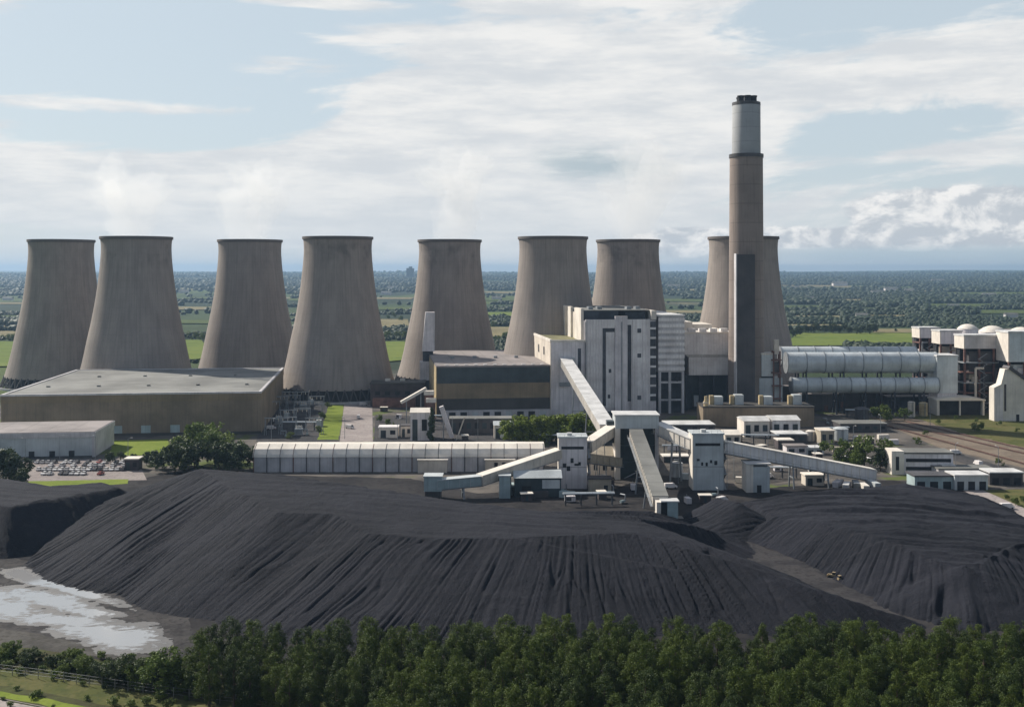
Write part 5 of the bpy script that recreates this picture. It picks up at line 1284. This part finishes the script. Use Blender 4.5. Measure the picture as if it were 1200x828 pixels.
PINE = Kind(*[tree_proto('c' if i % 4 == 2 else 'o', 13.0 + .6 * (i % 3), 2.5 + .3 * (i % 4), 'pine' if i % 3 else 'pinedark', 170, .12, 100 + i) for i in range(10)])
BUSH = Kind(*[tree_proto('b', 6.0, 3.6, 'leafdark' if i % 2 else 'leaf', 85, .2, 200 + i, .0) for i in range(4)])
OAK = Kind(*[tree_proto('b', 12.0, 6.0, 'leaf', 17, .46, 300 + i) for i in range(4)])
DARK = Kind(*[tree_proto('b', 12.0, 6.0, 'leafdark', 17, .46, 320 + i) for i in range(2)])
BRIGHT = Kind(*[tree_proto('b', 9.0, 5.2, 'leafbright', 20, .46, 340 + i) for i in range(3)])
CYP = Kind(tree_proto('s', 17.0, 3.4, 'leafdark', 150, .34, 360))
SHRUB = Kind(*[tree_proto('b', 2.4, 1.7, 'leaf', 60, .2, 380 + i) for i in range(2)])

# the wood in front of the coal
pts = []; rt = random.Random(21)
def far_enough(x, y, d):
    return all((x - a) ** 2 + (y - b) ** 2 > d * d for a, b in pts)
tries = 0
while len(pts) < 296 and tries < 60000:
    tries += 1
    y = rt.uniform(192, 249); x = rt.uniform(PX(235, y) - 2, PX(1225, y))
    ylim = 247 + 2.5 * mnoise.noise((x * .05, 0, 3))
    if y > ylim: continue
    px = HX + F * x / y
    if px < 430 and y < 229 - (px - 235) * .10: continue      # open scrub in front of the first trees
    if far_enough(x, y, 4.3): pts.append((x, y))
for (x, y) in pts:
    px = HX + F * x / y
    PINE.put('pine_tree', 'dark green pine standing in the dense wood below the coal heap', 'pine tree', 'pines of the wood below the coal heap', (x, y, 0), rt.uniform(.80, 1.07))
bushes = [(148, 800, 1.0), (166, 803, .8), (196, 808, 1.4), (178, 804, .75), (134, 799, .8), (120, 796, .6), (222, 808, .55), (98, 789, .6), (60, 782, .5), (30, 776, .55), (76, 792, .45), (250, 818, .6), (12, 770, .6), (285, 824, .55), (320, 822, .5)]
for i in range(46):
    px = rt.uniform(-25, 225); bushes.append((px, 770 + (px + 20) * .135 + rt.uniform(-7, 5), rt.uniform(.22, .55)))
for i, (px, py, s) in enumerate(bushes):
    x, y = G(px, py)
    BUSH.put('bush', 'round dark bush, tallest on the scrub beside the wood' if s > 1 else 'low dark bush on the scrub strip between the muddy track and the lower road', 'bush', 'bushes on the scrub strip', (x, y, 0), s)
for i in range(60):
    px, py = rt.uniform(-20, 240), rt.uniform(768, 830)
    x, y = G(px, py)
    SHRUB.put('shrub', 'small green shrub growing in the rough grass beside the lower road', 'shrub', 'small shrubs in the rough grass', (x, y, 0), rt.uniform(.3, .8))
for i in range(26):
    px, py = rt.uniform(250, 620), rt.uniform(806, 850)
    x, y = G(px, py)
    SHRUB.put('shrub', 'small green shrub at the open edge of the pine wood', 'shrub', 'small shrubs at the wood edge', (x, y, 0), rt.uniform(.5, 1.1))
# fence along the scrub
t = thing('wire_fence', 'thin wire fence on grey posts along the foot of the pine wood', 'fence', (0, 0, 0))
fp = [G(a, b) for a, b in ((-30, 786), (60, 797), (150, 810), (240, 822), (330, 832), (430, 836))]
prev = None; wires = MB()
for a, b in zip(fp, fp[1:]):
    n = max(1, int(math.hypot(b[0] - a[0], b[1] - a[1]) / 3.2))
    for k in range(n):
        x, y = a[0] + (b[0] - a[0]) * k / n, a[1] + (b[1] - a[1]) * k / n
        MB().tube((x, y, 0), (x, y, 2.3), .08, n=6).build('post', M['post'], t)
        if prev:
            for z in (.8, 1.5, 2.2): wires.tube((prev[0], prev[1], z), (x, y, z), .018, n=3, caps=False)
        prev = (x, y)
wires.build('wire', M['steel'], t)

# trees round the works
def trees(K, name, label, cat, group, lst):
    for px, py, hpx in lst:
        x, y = G(px, py)
        base = {id(OAK): 12, id(DARK): 12, id(BRIGHT): 9, id(CYP): 17}[id(K)]
        K.put(name, label, cat, group, (x, y, 0), hpx * y / F / base)
trees(OAK, 'broadleaf_tree', 'green tree in the clump before the flat brown hall', 'tree', 'tree clump before the flat brown hall', [(232, 545, 46), (252, 548, 42), (213, 546, 34), (266, 543, 34), (243, 541, 44)])
trees(DARK, 'broadleaf_tree', 'dark lower tree at the front of the clump before the flat brown hall', 'tree', 'dark trees of the clump before the flat brown hall', [(205, 554, 34), (228, 556, 38), (256, 556, 36), (280, 552, 32), (293, 550, 26), (190, 552, 22), (272, 550, 30)])
trees(DARK, 'broadleaf_tree', 'dark tree at the picture edge beside the car park', 'tree', 'dark trees beside the car park', [(4, 566, 40), (16, 569, 32), (-8, 568, 38), (24, 572, 22)])
trees(DARK, 'hedge_shrub', 'small dark shrub on the lawn beside the gatehouse', 'shrub', 'dark shrubs beside the gatehouse', [(130, 543, 13), (142, 540, 11), (155, 541, 9), (172, 545, 15), (182, 549, 20)])
trees(BRIGHT, 'broadleaf_tree', 'bright green tree in the row under the boiler house wall', 'tree', 'bright tree row under the boiler house', [(600, 519, 26), (613, 518, 29), (626, 518, 30), (639, 518, 29), (652, 518, 30), (665, 518, 30), (678, 517, 31), (689, 517, 30)])
trees(CYP, 'cypress_tree', 'dark upright cypress behind the long ribbed shed', 'tree', None, [(506, 517, 40)])
trees(OAK, 'broadleaf_tree', 'rounded green tree, tallest of the three behind the longest conveyor', 'tree', None, [(1013, 549, 38)])
trees(DARK, 'broadleaf_tree', 'dark tree leaning over the office stair from behind the longest conveyor', 'tree', None, [(1032, 552, 26)])
trees(OAK, 'broadleaf_tree', 'broad low tree nearest the yard cabins behind the longest conveyor', 'tree', None, [(986, 545, 30)])
trees(OAK, 'broadleaf_tree', 'bushy tree growing in the shade under the flue ducts', 'tree', 'trees under the flue ducts', [(1036, 492, 18), (1027, 490, 13), (1060, 492, 14), (1010, 490, 12)])
trees(OAK, 'hedge_shrub', 'small shrub dotted over the dry grass bank by the sidings', 'shrub', 'shrubs on the dry bank', [(1120, 492, 5), (1145, 494, 5), (1150, 503, 8), (1142, 505, 10), (1192, 506, 5), (1100, 497, 6), (1172, 498, 5), (1085, 510, 6), (1076, 520, 8), (1190, 592, 9), (1180, 585, 6), (1198, 588, 7), (1170, 545, 8)])
trees(OAK, 'hedge_shrub', 'small shrub at the edge of the pale road behind the long shed', 'shrub', 'shrubs beside the pale road', [(378, 492, 9), (384, 478, 7), (374, 508, 9), (398, 470, 6), (445, 494, 8), (455, 500, 9), (340, 514, 8)])

# ------------------------------------------------------------------ fields and far country
def zsheet(name, pxs, m, dz):
    pts_ = [G(a, b) for a, b in pxs]
    # follow the land: fine strip mesh
    mb = MB(); n = 24
    (ax, ay), (bx, by), (cx, cy), (dx, dy) = pts_
    for j in range(n + 1):
        v = j / n
        for i in range(n + 1):
            u = i / n
            x = (ax * (1 - u) + bx * u) * (1 - v) + (dx * (1 - u) + cx * u) * v
            y = (ay * (1 - u) + by * u) * (1 - v) + (dy * (1 - u) + cy * u) * v
            mb.v.append((x, y, float(land_z(np.array(x), np.array(y))) + dz))
    for j in range(n):
        for i in range(n):
            k = j * (n + 1) + i; mb.f.append((k, k + 1, k + n + 2, k + n + 1)); mb.m.append(0)
    return props(mb.build(name, m), kind='structure')
zsheet('field', [(918, 406), (1085, 405), (1076, 391), (935, 391)], M['field'], 1.2)
zsheet('field', [(1022, 390.5), (1080, 390.5), (1080, 386), (1030, 386)], M['stubble'], 1.2)
zsheet('field', [(-80, 432), (22, 430), (24, 401), (-60, 401)], M['field'], 1.2)
zsheet('field', [(205, 424), (250, 420), (236, 399), (214, 399)], M['field'], 1.2)
zsheet('field', [(440, 426), (482, 422), (474, 401), (446, 401)], M['field'], 1.2)
zsheet('field', [(436, 384), (480, 384), (478, 375), (438, 375)], M['stubble'], 1.2)
zsheet('field', [(570, 398), (606, 398), (604, 384), (570, 384)], M['stubble'], 1.2)
zsheet('field', [(560, 372), (606, 372), (604, 367), (562, 367)], M['field'], 1.2)
zsheet('field', [(910, 384), (990, 384), (985, 381), (915, 381)], M['stubble'], 1.2)
zsheet('field', [(-60, 396), (20, 396), (16, 389), (-60, 389)], M['stubble'], 1.2)
far = [(930, 985, 372, 3, 's'), (1000, 1060, 371, 2, 's'), (1010, 1080, 362, 3, 'g'), (1090, 1160, 358, 3, 'g'), (915, 960, 360, 3, 'g'), (955, 1010, 352, 2, 's'), (1110, 1200, 346, 2, 'g'), (1030, 1090, 343, 1.6, 's'), (930, 990, 341, 1.6, 'g'), (1150, 1230, 366, 4, 'g'),
       (200, 250, 378, 4, 'g'), (206, 248, 362, 3, 's'), (205, 245, 350, 2, 'g'), (440, 480, 362, 3, 'g'), (440, 486, 350, 2, 's'), (338, 354, 352, 3, 'g'), (566, 604, 352, 2.4, 'g'), (570, 606, 343, 1.6, 's'), (-40, 30, 372, 4, 'g'), (-40, 36, 356, 3, 's'), (780, 826, 352, 2.5, 'g'), (776, 830, 366, 3, 's'), (780, 822, 342, 1.5, 's')]
for k_, (p0, p1, pc, hh, kd) in enumerate(far):
    sk = 5 * math.sin(k_ * 2.1)
    zsheet('field', [(p0, pc + hh / 2), (p1 + sk, pc + hh / 2 + .3), (p1, pc - hh / 2 + .2), (p0 + sk, pc - hh / 2)], M['farfield' if kd == 'g' else 'stubble'], 1.6)
FIELDS = [(a_, b_, c_ - e_ / 2, c_ + e_ * .8) for a_, b_, c_, e_, _k in far] + [(918, 1085, 388, 407), (1022, 1080, 384, 391), (-80, 24, 399, 432), (205, 250, 397, 424), (440, 482, 399, 426), (436, 480, 374, 385), (570, 606, 383, 398), (560, 606, 366, 373), (910, 990, 380.5, 384.5), (-60, 20, 388.5, 396.5)]
trees(DARK, 'field_tree', 'dark hedgerow tree at the edge of the bright far field', 'tree', 'hedgerow trees by the bright far field', [(a, b, c) for a, b, c in ((945, 391, 10), (953, 391, 11), (966, 390, 9), (975, 391, 12), (984, 391, 10), (996, 391, 8), (1005, 392, 9), (1019, 392, 12), (1024, 390, 10), (1012, 389, 8), (1050, 389, 4), (938, 393, 9), (930, 396, 10), (958, 388, 9), (990, 388, 8))])
trees(OAK, 'field_tree', 'rounded hedgerow tree in the gap between cooling towers', 'tree', 'hedgerow trees seen between the cooling towers', [(462, 372, 6), (455, 374, 5), (470, 376, 6), (446, 395, 8), (455, 397, 9), (466, 396, 8), (475, 398, 9), (450, 399, 8), (229, 398, 9), (221, 396, 8), (238, 400, 10), (10, 399, 8), (3, 398, 6), (16, 400, 9), (574, 400, 9), (584, 402, 9), (592, 399, 10), (600, 384, 7), (590, 382, 6), (578, 383, 7)])

def woodland():
    """far-off woods and hedgerows: thousands of ragged crowns in one mass"""
    rr = np.random.default_rng(5)
    bm = bmesh.new(); bmesh.ops.create_icosphere(bm, subdivisions=2, radius=1.0)
    V2 = np.array([v.co[:] for v in bm.verts]); F2 = np.array([[v.index for v in f.verts] for f in bm.faces]); bm.free()
    bm = bmesh.new(); bmesh.ops.create_icosphere(bm, subdivisions=1, radius=1.0)
    V1 = np.array([v.co[:] for v in bm.verts]); F1 = np.array([[v.index for v in f.verts] for f in bm.faces]); bm.free()
    allv = []; allf = []; off = 0
    bands = [(1080, 1500, 8.5, .60, V2, F2, 5.0), (1500, 2300, 11, .62, V1, F1, 6.0), (2300, 4200, 19, .60, V1, F1, 9.0), (4200, 8000, 38, .62, V1, F1, 13.0), (8000, 13500, 70, .66, V1, F1, 15.0)]
    for y0, y1, sp, cover, V, Fc, sz in bands:
        ys_ = np.arange(y0, y1, sp)
        PXs = []; PYs = []
        for y in ys_:
            hw = y * .50 + 40
            x = np.arange(-hw, hw, sp) + rr.uniform(-sp * .45, sp * .45, len(np.arange(-hw, hw, sp)))
            PXs.append(x); PYs.append(np.full(len(x), y) + rr.uniform(-sp * .45, sp * .45, len(x)))
        x = np.concatenate(PXs); y = np.concatenate(PYs)
        wood = fbm(x / 520 + 4, y / 900, 3, 4) if y0 < 2200 else fbm(x / 1500 + 4, y / 1000, 3, 5) * 1.5 + .04
        hx = np.abs(fbm(x / 260 + 9, y / 420 + 2, 77, 2)); hy = np.abs(fbm(x / 300 + 1, y / 300 + 7, 79, 2))
        keep = (wood > (.5 - cover) * 1.1) | (hx < .03) | (hy < .02)
        px = HX + F * x / y; py = HY + F * CH / y
        for a, b, c, d in FIELDS: keep &= ~((px > a - 2) & (px < b + 2) & (py > c - .3) & (py < d + .5))
        keep &= ~((y < 1250) & (np.hypot(x, y - 790) < 330))
        x, y = x[keep], y[keep]; n = len(x)
        z = land_z(x, y)
        s = sz * rr.uniform(.6, 1.25, n) * (.8 + .4 * fbm(x / 200, y / 200, 6, 2))
        ang = rr.uniform(0, 6.28, n)
        jit = 1 + (.33 if y0 < 2200 else .2) * rr.normal(size=(n, len(V)))
        P = V[None] * jit[..., None] * s[:, None, None]
        P[..., 2] *= .85
        ca, sa = np.cos(ang)[:, None], np.sin(ang)[:, None]
        X_ = P[..., 0] * ca - P[..., 1] * sa + x[:, None]; Y_ = P[..., 0] * sa + P[..., 1] * ca + y[:, None]; Z_ = P[..., 2] + (z + s * .55)[:, None]
        allv.append(np.stack([X_, Y_, Z_], -1).reshape(-1, 3))
        allf.append((Fc[None] + (np.arange(n) * len(V))[:, None, None] + off).reshape(-1, 3)); off += n * len(V)
    o = bpy.data.objects.new('woodland', np_mesh('woodland', np.concatenate(allv), np.concatenate(allf), M['fartree'], True)); COL.objects.link(o)
    props(o, kind='stuff', label='distant woods and hedgerows filling the plain behind the works', cat='woodland')
woodland()
# farmsteads and a block on the skyline
def farm(label, px, py, w, h, m, rm, group=None, name='farm_building', cat='farm building', flatr=False):
    x, y = G(px, py); z = float(land_z(np.array(x), np.array(y)))
    t = thing(name, label, cat, (x, y, z - 1), R(rng.uniform(-12, 12)), group)
    slab(t, 'wall', M[m], (-w / 2, w / 2, 0, w * .4, 0, h + 1))
    if flatr: slab(t, 'roof', M[rm], (-w / 2 - .5, w / 2 + .5, -.5, w * .4 + .5, h + 1, h + 2))
    else: MB().extrude_x([(-.8, h + 1), (w * .4 + .8, h + 1), (w * .2, h + 1 + w * .14)], -w / 2 - .8, w / 2 + .8).build('roof', M[rm], t)
FG = 'pale buildings scattered over the far plain'
for px, py, w in ((1045, 342, 90), (1066, 344, 60), (1118, 361, 46), (948, 352, 60), (962, 354, 44), (1030, 346, 80), (1160, 349, 70), (930, 342, 90), (452, 346, 60), (460, 340, 80), (215, 345, 60), (8, 352, 50), (790, 340, 90), (582, 352, 50), (985, 338, 120), (1100, 335, 120), (1186, 372, 40), (1010, 372, 36)):
    farm('long pale building standing among woods on the far plain', px, py, w * .6, w * .07 + 3, 'lavender', 'roofgrey', FG)
x, y = G(481.5, 331); zz = float(land_z(np.array(x), np.array(y)))
t = thing('tower_block', 'lone grey block standing up on the far skyline', 'tower block', (x, y, zz - 5), 0)
slab(t, 'wall', M['slate'], (-34, 22, 0, 40, 0, 80)); slab(t, 'roof_plant', M['slate'], (-16, 8, 5, 30, 80, 92))

# ------------------------------------------------------------------ steam and air
def steam(label, px, Y, wpx, hpx, dens, lean, seed):
    """thin lumpy cloud of vapour above a tower mouth"""
    rr = np.random.default_rng(seed)
    bm = bmesh.new(); bmesh.ops.create_icosphere(bm, subdivisions=5, radius=1.0)
    v = np.array([q.co[:] for q in bm.verts]); f = np.array([[q.index for q in fc_.verts] for fc_ in bm.faces]); bm.free()
    r = wpx * Y / F / 2; h = hpx * Y / F
    t_ = (v[:, 2] + 1) / 2
    n1 = np.array([mnoise.fractal((a[0] * 1.6 + seed, a[1] * 1.6, a[2] * 1.3), .9, 2.1, 5) for a in v])
    rad = 1 + 1.0 * n1
    wv = r * (.75 + .75 * t_); hz_ = np.maximum(np.hypot(v[:, 0], v[:, 1]), .05); fl = np.where((v[:, 2] < 0) & (v[:, 2] > -.93), np.minimum(.92 / hz_, 3.0), 1.0); wv = wv * fl; rad = np.where(v[:, 2] < 0, 1 + .75 * n1 * np.clip(1.2 + v[:, 2], 0, 1), rad)
    X_ = v[:, 0] * rad * wv + lean * t_ ** 1.4 * h; Y_ = v[:, 1] * rad * wv * .8; Z_ = t_ * h * (1 + .25 * n1)
    m = bpy.data.materials.new('steam'); m.use_nodes = True; nt = NT(m.node_tree); m.node_tree.nodes.remove(m.node_tree.nodes['Principled BSDF'])
    pv = nt.node('ShaderNodeVolumePrincipled'); pv.inputs['Color'].default_value = (1, 1, 1, 1); pv.inputs['Density'].default_value = dens; pv.inputs['Anisotropy'].default_value = .38
    nt.l.new(pv.outputs[0], m.node_tree.nodes['Material Output'].inputs['Volume'])
    o = bpy.data.objects.new('steam', np_mesh('steam', np.stack([X_, Y_, Z_], -1), f, m, True)); COL.objects.link(o)
    o.location = (PX(px, Y), Y, 110)
    props(o, label, 'steam', None, 'stuff')
steam('thin steam over the tower with the dark smudge', 155, 790, 64, 90, .013, -.25, 1)
steam('thin steam over the tower behind the middle of the flat hall', 290, 867, 64, 96, .013, .1, 2)
steam('thin steam over the tower with the slim lift slab', 530, 867, 64, 108, .015, .12, 3)
steam('thin steam over the tower above the boiler house roof', 742, 867, 64, 116, .015, .12, 4)
def haze():
    mb = MB(); mb.box(-17500, 17500, -760, 27600, -4, 208)
    m = bpy.data.materials.new('haze'); m.use_nodes = True; nt = NT(m.node_tree); m.node_tree.nodes.remove(m.node_tree.nodes['Principled BSDF'])
    pv = nt.node('ShaderNodeVolumePrincipled'); pv.inputs['Color'].default_value = (.36, .54, .78, 1); pv.inputs['Density'].default_value = 6.5e-5; pv.inputs['Anisotropy'].default_value = .3
    nt.l.new(pv.outputs[0], m.node_tree.nodes['Material Output'].inputs['Volume'])
    o = mb.build('haze', m); props(o, kind='stuff'); o.display_type = 'WIRE'
haze()
